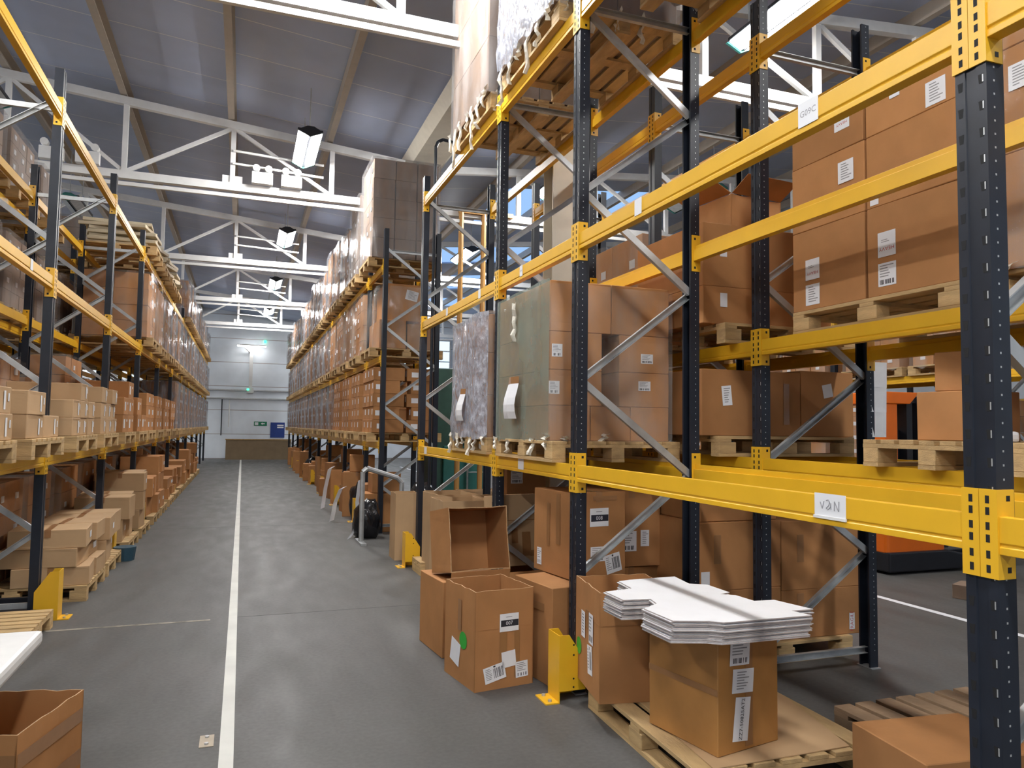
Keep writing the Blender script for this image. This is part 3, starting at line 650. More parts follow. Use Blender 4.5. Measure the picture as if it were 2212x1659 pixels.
# the 007 box and its neighbours
o = open_box(.42, .47, .615, 1.583, 4.763, 0, .15, 'open brown box numbered 007 standing in the aisle in front of the rack',
         st=[('-y', .03, .10, .137, .112, 'num:007'), ('-y', -.07, -.205, .15, .10, 'bars', .2), ('-y', .03, -.13, .10, .10, 'plain', .1), ('-y', .125, -.205, .09, .10, 'bar', .05),
             ('-x', -.06, -.13, .14, .15, 'plain', -.2), ('-x', .06, -.03, .08, .15, 'plain', 0, None, MB().tube((0, 0, 0), (0, 0, .001), .055, 20).mesh('dot_sticker', GREEN), 'dot_sticker')],
         tp=[('-y', -.01, -.1, .05, .3), ('-y', .09, -.1, .04, .3), ('-x', 0, .12, .05, .2)], crease=[('-y', .07), ('-x', .07)])
carton(.50, .50, .625, 2.112, 4.715, 0, .15, 'brown box behind the near right post, under the box numbered 008', None, KRAFT, tape=False, tp=[('-x', 0, .17, .30, .05), ('-x', -.05, .02, .05, .2)])
carton(.45, .50, .585, 2.295, 4.88, .63, .15, 'tall brown box numbered 008 stacked behind the near right post',
       None, st=[('-y', .0, .12, .155, .125, 'num:008'), ('-y', -.01, -.13, .12, .10, 'bar'), ('-y', .12, -.20, .13, .13, 'bars', .2), ('-x', -.17, -.19, .06, .12, 'bar')], tp=[('-x', .08, .1, .05, .35), ('-x', -.05, .05, .04, .3), ('-y', .05, .25, .2, .03)])
carton(.50, .50, .535, 1.615, 5.50, 0, .1, 'brown box with a white label under the tilted open box', st=[('-y', -.13, -.05, .1, .12, 'lines')], tape=False)
open_box(.47, .46, .40, 1.62, 5.62, .535+.235, 0, 'open brown box lying on its side with its mouth to the camera', rot=(math.radians(80), 0, .1), flaps=[('-y', -.35, .16)])
open_box(.50, .46, .46, 2.28, 6.05, 0, .1, 'low open brown box below the bright tan box', flaps=[('-y', -1.1, .1)])
carton(.40, .36, .60, 2.27, 6.10, .465, .12, 'bright tan box with patches of tape standing between the rack posts', None, TAN, tape=False, rot=(-.13, 0, .12), tp=[('-y', .02, -.12, .08, .2), ('-y', -.09, -.05, .06, .12), ('-y', .1, -.2, .1, .05), ('-y', 0, .08, .38, .008)])
carton(.50, .5, .62, 2.76, 5.22, 0, .05, 'shaded brown box on the floor deep in the bay behind box 008, lower of two'); carton(.48, .48, .58, 2.78, 5.2, .625, -.05, 'shaded brown box deep in the bay behind box 008, upper of two with two labels', st=[('-y', -.02, -.1, .12, .15, 'bar'), ('-y', .11, -.08, .07, .12, 'lines')])
carton(.45, .5, .52, 2.66, 6.95, 0, .1, 'brown box deep behind the bright tan box, lower of two')
carton(.42, .45, .36, 2.6, 6.9, .525, .05, 'brown box deep behind the bright tan box, upper of two')
carton(.40, .42, .42, 2.58, 6.88, .89, 0, 'small brown box with white labels just under the lower yellow beam', st=[('-x', 0, .1, .07, .1, 'lines'), ('-x', -.1, -.08, .07, .12, 'lines'), ('-y', -.1, .08, .12, .12, 'bar')])
for k, (x, y) in enumerate(((2.1, 7.35), (2.6, 7.5), (2.2, 8.05))):
    open_box(.46, .5, .92, x, y, 0, .05*k, 'tall pale open box behind the tilted open box, %s from the camera' % ORD[k], m=TAN)
pallet(2.35, 8.0, 0, 0, 'wooden pallet on the floor beside the last yellow guard of the near right rack') if False else None
pallet(2.35, 8.35, 0, 0, 'broken wooden pallet beside the last yellow guard of the near right rack', sx=.9, sy=.4)
# pass-through gap between the two right hand racks
for k in range(4):
    open_box(.30 if k == 0 else .42, .34, .82, 1.96+(.0 if k == 0 else .03)+.46*k, 9.32+.06*k, 0, -.03*k, 'tall pale brown carton standing in the gap between the right racks, %s from the aisle' % ORD[k], m=TAN)
t = thing('tube_stand', 'grey bent tube stand in the gap before the far right rack', 'stand', (1.9, 10.6, 0))
link('frame', MB().path([(-.28, 0, 0), (-.28, 0, 1.0), (-.22, 0, 1.05), (.24, .1, .9), (.3, .1, .84), (.3, .1, 0)], .035, 8).mesh('frame', GALV), t)
link('foot_bar', MB().box((-.32, -.25, 0), (-.24, .3, .03)).box((.26, -.15, 0), (.34, .4, .03)).mesh('foot_bar', GALV), t)
def sack(x, y, z, sx, sz, label, seed=0):
    bm = bmesh.new(); bmesh.ops.create_icosphere(bm, subdivisions=3, radius=1)
    for v in bm.verts:
        q = v.co.copy(); k = (1+.34*noise.noise(q*1.7+Vector((seed, 0, 0)))+.12*noise.noise(q*4.3))*(1-.22*q.z)
        v.co = Vector((q.x*sx*k, q.y*sx*k, max(-.92, q.z*k)*sz+.92*sz))
    me = bpy.data.meshes.new('sack'); bm.to_mesh(me); bm.free(); me.materials.append(BLAST)
    for p in me.polygons: p.use_smooth = True
    return tag(link('black_sack', me, None, (x, y, z)), label, 'bag')
sack(1.80, 11.15, 0, .20, .33, 'black plastic sack on the floor before the first post of the far right rack')
sack(2.5, 11.0, .0, .3, .42, 'shiny black plastic sack behind the grey tube stand', 3)
sack(2.45, 10.4, .0, .25, .5, 'black plastic sack beside the tall pale cartons in the gap', 5)
def strip(pts, wd, label, m=PAPER):
    mb = MB(); n = len(pts); V = []
    for p in pts: V += [Vector(p), Vector(p)+Vector((wd*.7, wd*.7, .02)), Vector(p)+Vector((wd*.7, wd*.7, .024)), Vector(p)+Vector((0, 0, .004))]
    fs = []
    for i in range(n-1):
        a = 4*i; fs += [(a, a+1, a+5, a+4), (a+1, a+2, a+6, a+5), (a+2, a+3, a+7, a+6), (a+3, a, a+4, a+7)]
    fs += [(0, 3, 2, 1), (4*n-4, 4*n-3, 4*n-2, 4*n-1)]
    return tag(link('paper_strip', mb.add(V, fs).mesh('paper_strip', m), None), label, 'paper', 'white paper strips')
strip([(1.66, 11.3, .82), (1.62, 11.25, .5), (1.64, 11.2, .25), (1.56, 11.1, .08), (1.48, 11.0, .0)], .09, 'white paper strip hanging to the floor beside the black sack at the far right rack')
strip([(1.70, 13.4, .55), (1.62, 13.3, .52), (1.52, 13.2, .3), (1.46, 13.1, .0)], .12, 'curled white paper strip at floor level of the far right rack, nearer of two')
strip([(1.72, 15.4, .8), (1.64, 15.3, .76), (1.56, 15.2, .4), (1.5, 15.1, .0)], .12, 'curled white paper strip at floor level of the far right rack, farther of two')
t = thing('hooked_pipe', 'tall thin dark pipe with a hooked top rising from the gap between the right racks', 'pipe', (2.38, 9.78, 0))
link('pipe', MB().path([(0, 0, .01), (0, 0, 5.5), (.03, 0, 5.58), (.1, 0, 5.62), (.45, .05, 5.6)], .022, 8).mesh('pipe', NAVY), t); link('foot', MB().tube((0, 0, 0), (0, 0, .012), .07, 12).mesh('foot', NAVY), t)
# green machine and tan frame beyond the gap
t = thing('baling_machine', 'big dark green and teal machine standing beyond the gap in the right racks', 'machine', (4.9, 15.2, 0))
link('body', MB().box((-.9, 0, .1), (1.6, 1.4, 1.25)).mesh('body', TEAL, .02), t); link('tower', MB().box((-1.15, .1, 0), (-.55, 1.2, 2.9)).mesh('tower', DKGREEN, .02), t)
link('panel', MB().box((-.5, .1, 1.25), (.9, 1.2, 1.9)).mesh('panel', DKGREEN, .02), t); link('gate', MB().path([(-.4, -.1, .2), (-.4, -.1, 1.2), (.9, -.1, 1.2), (.9, -.1, .2), (-.4, -.1, .2)], .02).path([(.25, -.1, .2), (.25, -.1, 1.2)], .012).path([(-.4, -.1, .7), (.9, -.1, .7)], .012).mesh('gate', GALV), t)
link('skid', MB().box((-1.1, .1, 0), (1.5, 1.3, .1)).mesh('skid', DARK), t)
t = thing('tall_frame', 'tall tan painted steel frame rising beyond the gap in the right racks', 'frame', (3.95, 13.2, 0))
for x in (-.22, .22): link('pole', MB().tube((x, 0, 0), (x, 0, 5.7), .05, 8).mesh('pole', TANP), t)
link('crossbar', MB().bar((-.27, 0, 5.7), (.8, 0, 5.7), .08, .08).mesh('crossbar', TANP), t); link('crossbar', MB().bar((-.22, 0, 3.2), (.22, 0, 3.2), .05, .05).mesh('crossbar', TANP), t)
t = thing('lift_mast', 'grey twin rail lift mast standing behind the gap in the right racks', 'mast', (4.75, 13.9, 0))
for x in (-.15, .15): link('rail', MB().chan((x, 0, .1), (x, 0, 4.3), .09, .1, .015, 0, (0, 1, 0)).mesh('rail', GALV), t)
link('base', MB().box((-.3, -.3, 0), (.3, .5, .12)).mesh('base', DARK), t)

# ---------------------------------------------------------------- loads in the nearest rack
def near_load(label, x0, x1, y0, y1, z, cart, films, tails=(), pouch=None, m=KRAFT):
    """cartons = list of (x0, x1, y0, y1, z0, z1, stickers)"""
    cx, cy = (x0+x1)/2, (y0+y1)/2
    t = thing('wrapped_load', label, 'wrapped load', (cx, cy, z))
    for i, (a, b, c, d, e, f, st) in enumerate(cart):
        o = link('carton', box_mesh(b-a, d-c, f-e, m, i % 3, .01), t, ((a+b)/2-cx, (c+d)/2-cy, e-z))
        for s in st: stick(o, b-a, d-c, f-e, *s)
    for k, (sides, m, top, amp, h) in enumerate(films):
        link('stretch_film', film_mesh(x1-x0+.03, y1-y0+.03, h, m, amp, top, k+int(y0*10), sides, cuts=18), t)
    for k, (x, y, zz, l) in enumerate(tails):
        mb = MB(); rr = random.Random(k+int(y*100)); n = 7
        for i in range(n):
            q = i/(n-1); wv = .05*(1-q*.8); zz_ = -l*q; ox = rr.uniform(-.02, .02)
            mb.v += [(ox-.02*q, -wv+rr.uniform(-.015, .015), zz_), (ox+.01, rr.uniform(-.01, .01), zz_-.01), (ox-.02*q, wv+rr.uniform(-.015, .015), zz_)]
        for i in range(n-1):
            a = 3*i; mb.f += [(a, a+1, a+4, a+3), (a+1, a+2, a+5, a+4)]; mb.m += [0, 0]
        link('film_tail', mb.mesh('film_tail', RAGF), t, (x-cx, y-cy, zz-z))
    if pouch:
        y, zz, wd, ht = pouch
        mb = MB(); n = 6
        for i in range(n+1):
            q = i/n; d = .012+.018*math.sin(q*5); mb.v += [(-d-.02*(1-q), wd/2*(1-.06*math.sin(q*7)), -ht/2+ht*q), (-d-.025, 0, -ht/2+ht*q), (-d, -wd/2, -ht/2+ht*q)]
        for i in range(n):
            a = 3*i; mb.f += [(a, a+1, a+4, a+3), (a+1, a+2, a+5, a+4)]; mb.m += [0, 0] if i < n-1 else [1, 1]
        o = link('document_pouch', mb.mesh('document_pouch', [PAPER, TAPE]), t, (x0-cx-.05, y-cy, zz-z)); o['label'] = 'white paper pouch stuck on the film'
    return t
pallet(2.47, 5.22, 1.42, 0, 'wooden pallet on the lower yellow beams under the greenish wrapped load')
ca = []
for k, (za, zb) in enumerate(((1.565, 1.81), (1.812, 2.06), (2.062, 2.33), (2.332, 2.69))):
    xs = [(2.0, 2.31), (2.315, 2.63), (2.635, 2.95)] if k == 0 else [(2.0, 2.40), (2.54, 2.95)] if k < 3 else [(2.0, 2.47), (2.475, 2.95)]
    for xa, xb in xs:
        for ya, yb in ((4.74, 5.27), (5.28, 5.83)):
            st = []
            if ya < 5:
                if xa == 2.54: st = [('-y', .0 if k == 1 else .02, .03 if k == 1 else -.03, .10, .07, 'bar')]
                elif xa == 2.0 and k in (1, 2): st = [('-y', -.15 if k == 2 else -.17, 0, .08, .09, 'bar')]
            ca.append((xa, xb, ya, yb, za, zb, st))
near_load('brown cartons in film with painted greenish reflection on the lower beams beside near right post', 2.0, 2.95, 4.74, 5.83, 1.565, ca,
          [(('-x',), GREFL, False, .025, 1.13), (('-y', '+x'), CLEAR, False, .03, 1.10), (('+y',), CLEAR, False, .03, 1.1)],
          [(1.97, 4.74, 1.62, .12), (1.97, 5.0, 1.58, .12), (1.96, 5.5, 1.56, .10), (1.96, 5.8, 1.58, .10), (2.1, 4.70, 1.6, .06), (2.4, 4.7, 1.62, .08), (1.95, 5.35, 2.62, .3)], (5.35, 1.88, .22, .32))
pallet(2.47, 6.66, 1.42, 0, 'wooden pallet on the lower yellow beams under the silvery wrapped load')
ca = [(xa, xb, ya, yb, za, zb, []) for za, zb in ((1.565, 1.93), (1.932, 2.30), (2.302, 2.64)) for xa, xb in ((2.0, 2.44), (2.45, 2.89)) for ya, yb in ((6.10, 6.66), (6.67, 7.22))]
near_load('load of cartons in crumpled silvery film on the lower beams, behind the greenish wrapped load', 2.0, 2.89, 6.10, 7.22, 1.565, ca,
          [(('-x',), SILVER, True, .06, 1.10), (('-y', '+x', '+y'), CLEAR, False, .03, 1.10)],
          [(1.96, 6.12+.2*k+.05*(k % 2), 1.6, .10+.05*(k % 3)) for k in range(6)], (6.75, 1.86, .17, .30))
pallet(2.45, 5.13, 4.45, 0, 'wooden pallet on the top yellow beams above the greenish wrapped load')
ca = [(xa, xb, ya, yb, za, zb, [('-x', 0, 0, .1, .13, 'plain')] if k % 2 else []) for k, (za, zb) in enumerate(((4.595, 5.05), (5.052, 5.5), (5.502, 5.95))) for xa, xb in ((1.93, 2.41), (2.42, 2.90)) for ya, yb in ((4.56, 5.13), (5.14, 5.71))]
near_load('tall film wrapped load on the top beams above the greenish wrapped load', 1.93, 2.90, 4.56, 5.71, 4.595, ca,
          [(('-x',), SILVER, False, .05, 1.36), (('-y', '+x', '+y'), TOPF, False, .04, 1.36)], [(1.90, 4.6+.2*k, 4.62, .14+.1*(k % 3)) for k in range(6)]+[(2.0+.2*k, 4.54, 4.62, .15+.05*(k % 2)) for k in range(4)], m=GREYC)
pallet(2.45, 6.62, 4.45, 0, 'wooden pallet on the top yellow beams above the silvery wrapped load')
ca = [(xa, xb, ya, yb, za, zb, [('-x', .1, 0, .12, .18, 'bar')] if ya < 6.2 and k else []) for k, (za, zb) in enumerate(((4.595, 5.1), (5.102, 5.6), (5.602, 6.1))) for xa, xb in ((1.93, 2.41), (2.42, 2.90)) for ya, yb in ((6.04, 6.62), (6.63, 7.2))]
near_load('tall film wrapped load with ragged tails on the top beams above the silvery wrapped load', 1.93, 2.90, 6.04, 7.2, 4.595, ca,
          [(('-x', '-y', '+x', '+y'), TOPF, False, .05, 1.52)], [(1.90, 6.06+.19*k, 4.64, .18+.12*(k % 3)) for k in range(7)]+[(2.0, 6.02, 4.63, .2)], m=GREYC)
pallet(2.45, 3.62, 4.45, 0, 'wooden pallet on the top yellow beams above the empty bay')
ca = [(xa, xb, ya, yb, za, zb, []) for za, zb in ((4.595, 5.05), (5.052, 5.5)) for xa, xb in ((1.95, 2.44), (2.45, 2.95)) for ya, yb in ((3.06, 3.61), (3.63, 4.18))]
near_load('film wrapped load on the top beams above the empty bay, at photo top', 1.95, 2.95, 3.06, 4.18, 4.595, ca,
          [(('-x', '-y', '+x', '+y'), SILVER, False, .05, .93)], [(2.93-.2*k, 3.04, 4.62, .16) for k in range(4)]+[(1.93, 3.2+.3*k, 4.62, .15) for k in range(3)]+[(2.96, 3.2+.22*k, 4.62, .2) for k in range(4)])

# ---------------------------------------------------------------- rack behind: big boxes
pallet(3.82, 3.25, 2.27, 0, 'wooden pallet on the middle beams behind the empty bay, under the six big boxes')
ty = [(2.415, .51), (2.926, .42), (3.347, .40)]
for k, (z, h) in enumerate(ty):
    for c, yc in enumerate((3.56, 2.95)):
        for d, xc in enumerate((3.58, 4.09)):
            st = []
            if d == 0:
                st = {(0, 0): [('-x', -.12, .0, .12, .13, 'red:HEAVY'), ('-x', -.12, -.16, .12, .13, 'lines')], (0, 1): [('-x', -.16, .03, .12, .14, 'red:HEAVY'), ('-x', -.16, -.14, .12, .13, 'bar')],
                      (1, 0): [('-x', .16, .07, .12, .13, 'lines')], (1, 1): [('-x', -.24, -.17, .06, .05, 'plain')], (2, 0): [('-x', .14, -.02, .12, .12, 'red:HEAVY')], (2, 1): [('-x', .17, -.12, .12, .13, 'lines'), ('-x', -.09, .04, .07, .16, 'plain')]}[k, c]
            carton(.50, .595, h, xc, yc, z, rnd.uniform(-.015, .015), 'big brown box in stack behind the empty bay, %s tier, %s column%s' % (['bottom', 'middle', 'top'][k], ['left', 'right'][c], '' if d == 0 else ', rear row'), 'big boxes behind the empty bay', st=st, tape=False)
pallet(3.82, 1.95, 2.27, 0, 'wooden pallet on the middle beams right of the nearest post')
t = near_load('brown cartons in clear film right of the nearest post, on the middle beams', 3.3, 4.3, 1.4, 2.5, 2.415, [(xa, xb, ya, yb, za, zb, [('-x', -.1, .1, .1, .12, 'lines')] if zb > 3 else []) for za, zb in ((2.415, 2.95), (2.952, 3.45), (3.452, 3.95)) for xa, xb in ((3.3, 3.79), (3.8, 4.3)) for ya, yb in ((1.4, 1.94), (1.95, 2.5))],
          [(('-x', '-y', '+x', '+y'), CLEAR, False, .03, 1.52)], [(3.27, 2.4-.3*k, 2.44, .06) for k in range(3)])
pallet(3.80, 2.77, 1.47, PI/2, 'bright wooden pallet on the lower beams behind the empty bay', sx=.8, sy=1.2)
carton(.34, .32, .25, 3.50, 2.78, 1.615, .1, 'small brown box on the bright pallet left of the nearest post, lower of two', tape=False); carton(.30, .24, .20, 3.52, 2.77, 1.867, .35, 'small brown box tipped on top of another left of the nearest post', tape=False)
tag(link('paper_bag', MB().box((-.06, -.1, 0), (.06, .1, .05)).mesh('paper_bag', PAPER, .015), None, (3.36, 2.55, 1.615)), 'crumpled white paper on the bright pallet left of the nearest post', 'paper')
carton(.5, .62, .45, 3.72, 1.95, 1.62, 0, 'brown box on the lower beams right of the nearest post, lower of two'); carton(.5, .6, .3, 3.72, 1.95, 2.072-.0, 0, 'low brown box under the middle beams right of the nearest post', st=[('-x', .2, 0, .16, .18, 'lines')]) if False else None
pallet(3.72, 1.9, 1.47, PI/2, 'wooden pallet on the lower beams right of the nearest post', sx=.8, sy=1.2)
pallet(3.72, 4.86, 1.47, PI/2, 'wooden pallet on the lower beams under the two wide brown boxes')
carton(.86, .95, .47, 3.45, 4.90, 1.615, 0, 'wide brown box on the lower beams behind the narrow bay, left of two', st=[('-y', -.22, .05, .08, .14, 'lines', .1)], tp=[('-y', .3, .0, .05, .3)], tape=False)
carton(.50, .92, .49, 4.145, 4.90, 1.615, 0, 'brown box on lower beams behind the narrow bay, right of two, beside rear post', st=[('-y', .0, .1, .09, .1, 'plain', .2)], tape=False)
pallet(3.72, 4.90, 0, PI/2, 'wooden pallet on the floor of the rack behind, under four brown boxes', sx=1.0)
for c, (xa, xb) in enumerate(((3.0, 3.70), (3.72, 4.45))):
    for k, (z, h) in enumerate(((.145, .385), (.531, .475)) if c == 0 else ((.145, .35), (.496, .50))):
        carton(xb-xa, .92, h, (xa+xb)/2, 4.90, z, rnd.uniform(-.02, .02), 'sagging brown box on the floor pallet behind the narrow bay, %s %s' % (['lower', 'upper'][k], ['left', 'right'][c]), 'sagging boxes on the floor pallet', tape=False,
               st=[('-y', .27, -.08, .05, .12, 'frag')] if c and not k else [('-y', -.3, -.15, .07, .1, 'plain')] if k and not c else (), tp=[('-y', -.2, .05, .06, .2)])
carton(.66, .85, .345, 3.36, 4.9, 1.008, .02, 'sagging brown box just under the lower beams behind the narrow bay', tape=False)
pallet(3.77, 4.86, 2.27, PI/2, 'wooden pallet on the middle beams behind the greenish wrapped load')
for k, (z, h) in enumerate(((2.415, .27), (2.686, .46))):
    for c, (xa, xb) in enumerate(((3.05, 3.60), (3.62, 4.2))):
        carton(xb-xa, .93, h, (xa+xb)/2, 4.92, z, rnd.uniform(-.02, .02), 'brown box on the middle beams behind the greenish wrapped load, %s %s' % (['lower', 'upper'][k], ['left', 'right'][c]), 'brown boxes behind the greenish load', tape=False, st=[('-y', -.1, .04, .06, .1, 'plain')] if c == 0 else [('-y', .1, .06, .08, .1, 'plain')])
open_box(.5, .5, .3, 3.65, 4.9, 3.147, .1, 'open brown box with raised flaps on top of the boxes behind the greenish load', flaps=[('-y', .5, .2), ('-x', .4, .2)])
for j, (yy, hh) in enumerate(((6.35, 1.0), (7.6, 1.05))):
    pallet(3.77, yy, 2.27, 0, 'wooden pallet on middle beams of the rack behind, %s of two past narrow bay' % ['nearer', 'farther'][j], full=False)
    near_load('brown cartons in torn film on middle beams of the rack behind, %s of two' % ['nearer', 'farther'][j], 3.32, 4.27, yy-.57, yy+.57, 2.415,
      [(xa, xb, ya, yb, za, zb, [('-x', .1, 0, .1, .08, 'plain')] if j == 0 else []) for za, zb in ((2.415, 2.415+hh/2), (2.417+hh/2, 2.415+hh)) for xa, xb in ((3.32, 3.78), (3.79, 4.27)) for ya, yb in ((yy-.57, yy-.01), (yy, yy+.57))],
      [(('-x', '-y', '+x', '+y'), CLEAR if j == 0 else FARF, False, .04, hh+.02)])
for k, z in enumerate((1.98, 1.80, 1.62)):
    tag(link('paper_sheet', MB().ext([(-.075, -.01, 0), (.075, -.004, 0), (.07, -.012, .18), (-.07, -.002, .18)], (0, .003, 0)).mesh('paper_sheet', PAPER), None, (4.31, 4.12+.002*k, z), .05*k), 'white paper sheet hanging on the rear post beside the orange truck, %s of three' % ['top', 'middle', 'bottom'][k], 'paper', 'white sheets on the rear post')

# ---------------------------------------------------------------- orange truck in the right hand aisle
t = thing('lift_truck', 'orange and black electric lift truck parked in the right hand aisle', 'truck', (7.6, 6.7, 0))
link('chassis', MB().ext([(-.5, 0, .22), (.42, 0, .22), (.42, 0, .85), (.30, 0, 1.08), (-.5, 0, 1.08)], (0, .9, 0)).mesh('chassis', ORANGE, .04), t)
link('skirt', MB().ext([(-.5, -.04, .03), (.72, -.04, .03), (.72, -.04, .2), (.42, -.04, .26), (-.5, -.04, .26)], (0, 1.0, 0)).mesh('skirt', DARK, .02), t)
link('pillar', MB().box((-.48, .02, 1.08), (-.28, .2, 2.0)).mesh('pillar', ORANGE, .015), t); link('pillar', MB().box((-.48, .70, 1.08), (-.36, .85, 2.0)).mesh('pillar', ORANGE, .015), t)
link('roof_guard', MB().ext([(-.5, 0, 2.0), (-.1, 0, 2.0), (.05, 0, 2.14), (-.5, 0, 2.14)], (0, .9, 0)).mesh('roof_guard', ORANGE, .01), t)
link('badge', MB().box((-.43, .005, 1.12), (-.33, .019, 1.5)).mesh('badge', GALV), t)
m_ = MB()
for x in (-.05, .12, .5): m_.box((x, .1, 1.0 if x < .4 else .26), (x+.09, .24, 2.1)); m_.box((x, .62, 1.0 if x < .4 else .26), (x+.09, .76, 2.1))
link('mast', m_.box((-.05, .12, 2.02), (.6, .74, 2.1)).mesh('mast', DARK), t)
link('backrest', MB().box((-.2, .2, 1.08), (-.05, .7, 1.7)).mesh('backrest', DARK, .03), t); link('console', MB().box((.1, .25, 1.0), (.35, .7, 1.45)).mesh('console', DARK, .03), t)
link('steering_wheel', MB().tube((.2, .48, 1.45), (.2, .48, 1.5), .15, 14).mesh('steering_wheel', DARK), t); link('data_plate', MB().box((.48, .08, 1.55), (.62, .099, 1.66)).mesh('data_plate', PAPER), t)
for x in (-.3, .35): link('wheel', MB().tube((x, .1, .1), (x, .3, .1), .1, 14).mesh('wheel', BLACK), t)
for y in (.12, .72): link('fork', MB().box((.6, y, .04), (1.7, y+.14, .1)).mesh('fork', DARK), t)
o = carton(.28, .22, .14, 6.95, 5.55, 0, .4, 'small crushed dark box lying on the floor of the right hand aisle', None, GREYC, tape=False)
for i in range(3):
    for k, z in enumerate((1.1, 2.5)):
        for j in range(2):
            pallet(9.75, 7.7+2.82*i+1.3*j, z, 0, 'pallet on the %s beams of the rack beyond the orange truck, %s along' % (['lower', 'upper'][k], ORD[2*i+j]), 'pallets beyond the truck', full=False)
            far_load(9.75, 7.7+2.82*i+1.3*j, z+.145, 'carton load on the %s beams of the rack beyond the orange truck, %s along' % (['lower', 'upper'][k], ORD[2*i+j]), 'loads beyond the truck', .9, i+j+k, fm=CLEAR)
# ---------------------------------------------------------------- left foreground
t = thing('white_table', 'white topped table cut off by the left edge of the photo', 'table', (-1.35, 3.1, 0))
link('table_top', MB().box((-.6, -.7, .69), (.57, .66, .75)).mesh('table_top', WHT, .018), t)
for x in (-.53,):
    for y in (-.6, .56): link('leg', MB().box((x-.025, y-.025, 0), (x+.025, y+.025, .69)).mesh('leg', GALV), t)
link('cross_rail', MB().box((-.55, -.58, .62), (-.51, .54, .68)).mesh('cross_rail', GALV), t); link('leg', MB().box((.40, -.62, 0), (.45, -.57, .69)).mesh('leg', GALV), t)
open_box(.45, .5, .45, -.915, 3.672, 0, -.28, 'open brown box banded with tape on the floor at the lower left', tp=[('-y', 0, .12, .44, .06), ('-y', 0, -.05, .44, .06), ('+x', 0, .12, .49, .06), ('+x', 0, -.06, .49, .07)])
# ---------------------------------------------------------------- left rack
def ordk(k): return ['bottom', 'second', 'third', 'fourth', 'fifth', 'sixth', 'seventh'][k]
pn = 0
for b in range(3):
    for j in range(2):
        y = LF[b]+.05+.68+1.36*j; pn += 1; x = -1.97
        pallet(x, y, 1.38, PI/2, 'wooden pallet on the lower beams of the left rack, %s from the camera' % ORD[pn-1], 'pallets on the left rack', full=True)
        ny, h, nk = [(2, .17, 2), (2, .17, 2), (3, .16, 3), (3, .165, 3), (2, .22, 3), (2, .24, 2)][pn-1]
        for k in range(nk):
            for c in range(ny):
                if (k == nk-1 and (c+pn) % 2): continue
                w_ = 1.0/ny-.01
                st = [('+x', w_*.22, 0, .035, h*.7, 'plain'), ('+x', w_*.38, .02, .025, h*.3, 'plain')] if pn < 5 else [('+x', -.12, 0, .11, .11, 'plain'), ('+x', .10, .04, .06, .03, 'plain')]
                carton(.60, w_, h, -1.70+rnd.uniform(-.02, .0), y-.5+(c+.5)/ny, 1.525+k*(h+.001), rnd.uniform(-.02, .02), '%s carton with white labels, %s tier, place %s, %s pallet of left rack' % ('pale brown', ordk(k), ORD[c], ORD[pn-1]), 'labelled cartons on the left rack', TAN if pn < 5 else KRAFT, st=st, tape=False)
        if pn > 1: far_load(-2.28, y, 1.525, 'brown carton stack at the back of the %s pallet of the left rack' % ORD[pn-1], 'carton stacks at the back of the left rack', [.5, .42, .70, .60, .95, .75][pn-1], pn, fm=CLEAR, sx=.5, sy=1.0, grid=(1, 3, 4))
c_ = 0
for b in range(3, 11):
    for j in range(2):
        y = LF[b]+.05+.68+1.36*j; c_ += 1; nm = ORD[c_-1]
        far = c_ > 4
        pallet(-2.0, y, 1.38, PI/2, 'pallet on the lower beams of the left rack past the labelled cartons, %s along' % nm, 'far pallets of the left rack', full=False)
        if c_ <= 4:
            for k in range(3):
                for q in range(2): carton(.55, .45, .2, -1.72, y-.27+.5*q, 1.525+k*.201, rnd.uniform(-.05, .05), 'small brown carton, left rack, %s tier of %s pallet past labelled cartons, %s' % (ordk(k), nm, ['nearer', 'farther'][q]), 'small cartons of the left rack', st=[('+x', .05, 0, .1, .08, 'plain')], tape=False)
        else: far_load(-2.0, y, 1.525, 'silvery wrapped load on the lower beams of the left rack, %s past the labelled cartons' % nm, 'wrapped loads of the left rack', 1.1, c_, sx=1.08)
        pallet(-2.0, y, 2.88, PI/2, 'pallet on the middle beams of the left rack, %s along' % nm, 'far pallets of the left rack', full=False)
        far_load(-2.0, y, 3.025, ('plain brown carton load' if c_ <= 2 else 'bright silvery wrapped load')+' on the middle beams of the left rack, %s along' % nm, 'wrapped loads of the left rack', 1.05, c_, fm=CLEAR if c_ <= 2 else FARF, sx=1.08)
        if c_ > 6:
            pallet(-2.0, y, 4.37, PI/2, 'pallet on the top beams of the left rack, %s along' % nm, 'far pallets of the left rack', full=False)
            far_load(-2.0, y, 4.515, 'silvery wrapped load on the top beams of the left rack, %s along' % nm, 'wrapped loads of the left rack', .9+.1*(c_ % 3), c_, sx=1.08)
        elif c_ <= 4:
            pallet(-2.0, y, 4.37, PI/2, 'pallet on the top beams of the left rack, %s along' % nm, 'far pallets of the left rack', full=False)
            for k in range(7):
                o = link('flat_card_bundle', cached(('fcb',), lambda: MB().box((-.5, -.33, 0), (.5, .33, .055)).mesh('flat_card_bundle', CREAM, .008)), None, (-1.98+rnd.uniform(-.08, .08), y+rnd.uniform(-.1, .1), 4.515+k*.06), rnd.uniform(-.25, .25))
                tag(o, 'cream flat card bundle, %s in the %s pile on top of the left rack' % (ORD[k], nm), 'card bundle', 'cream flat card bundles')
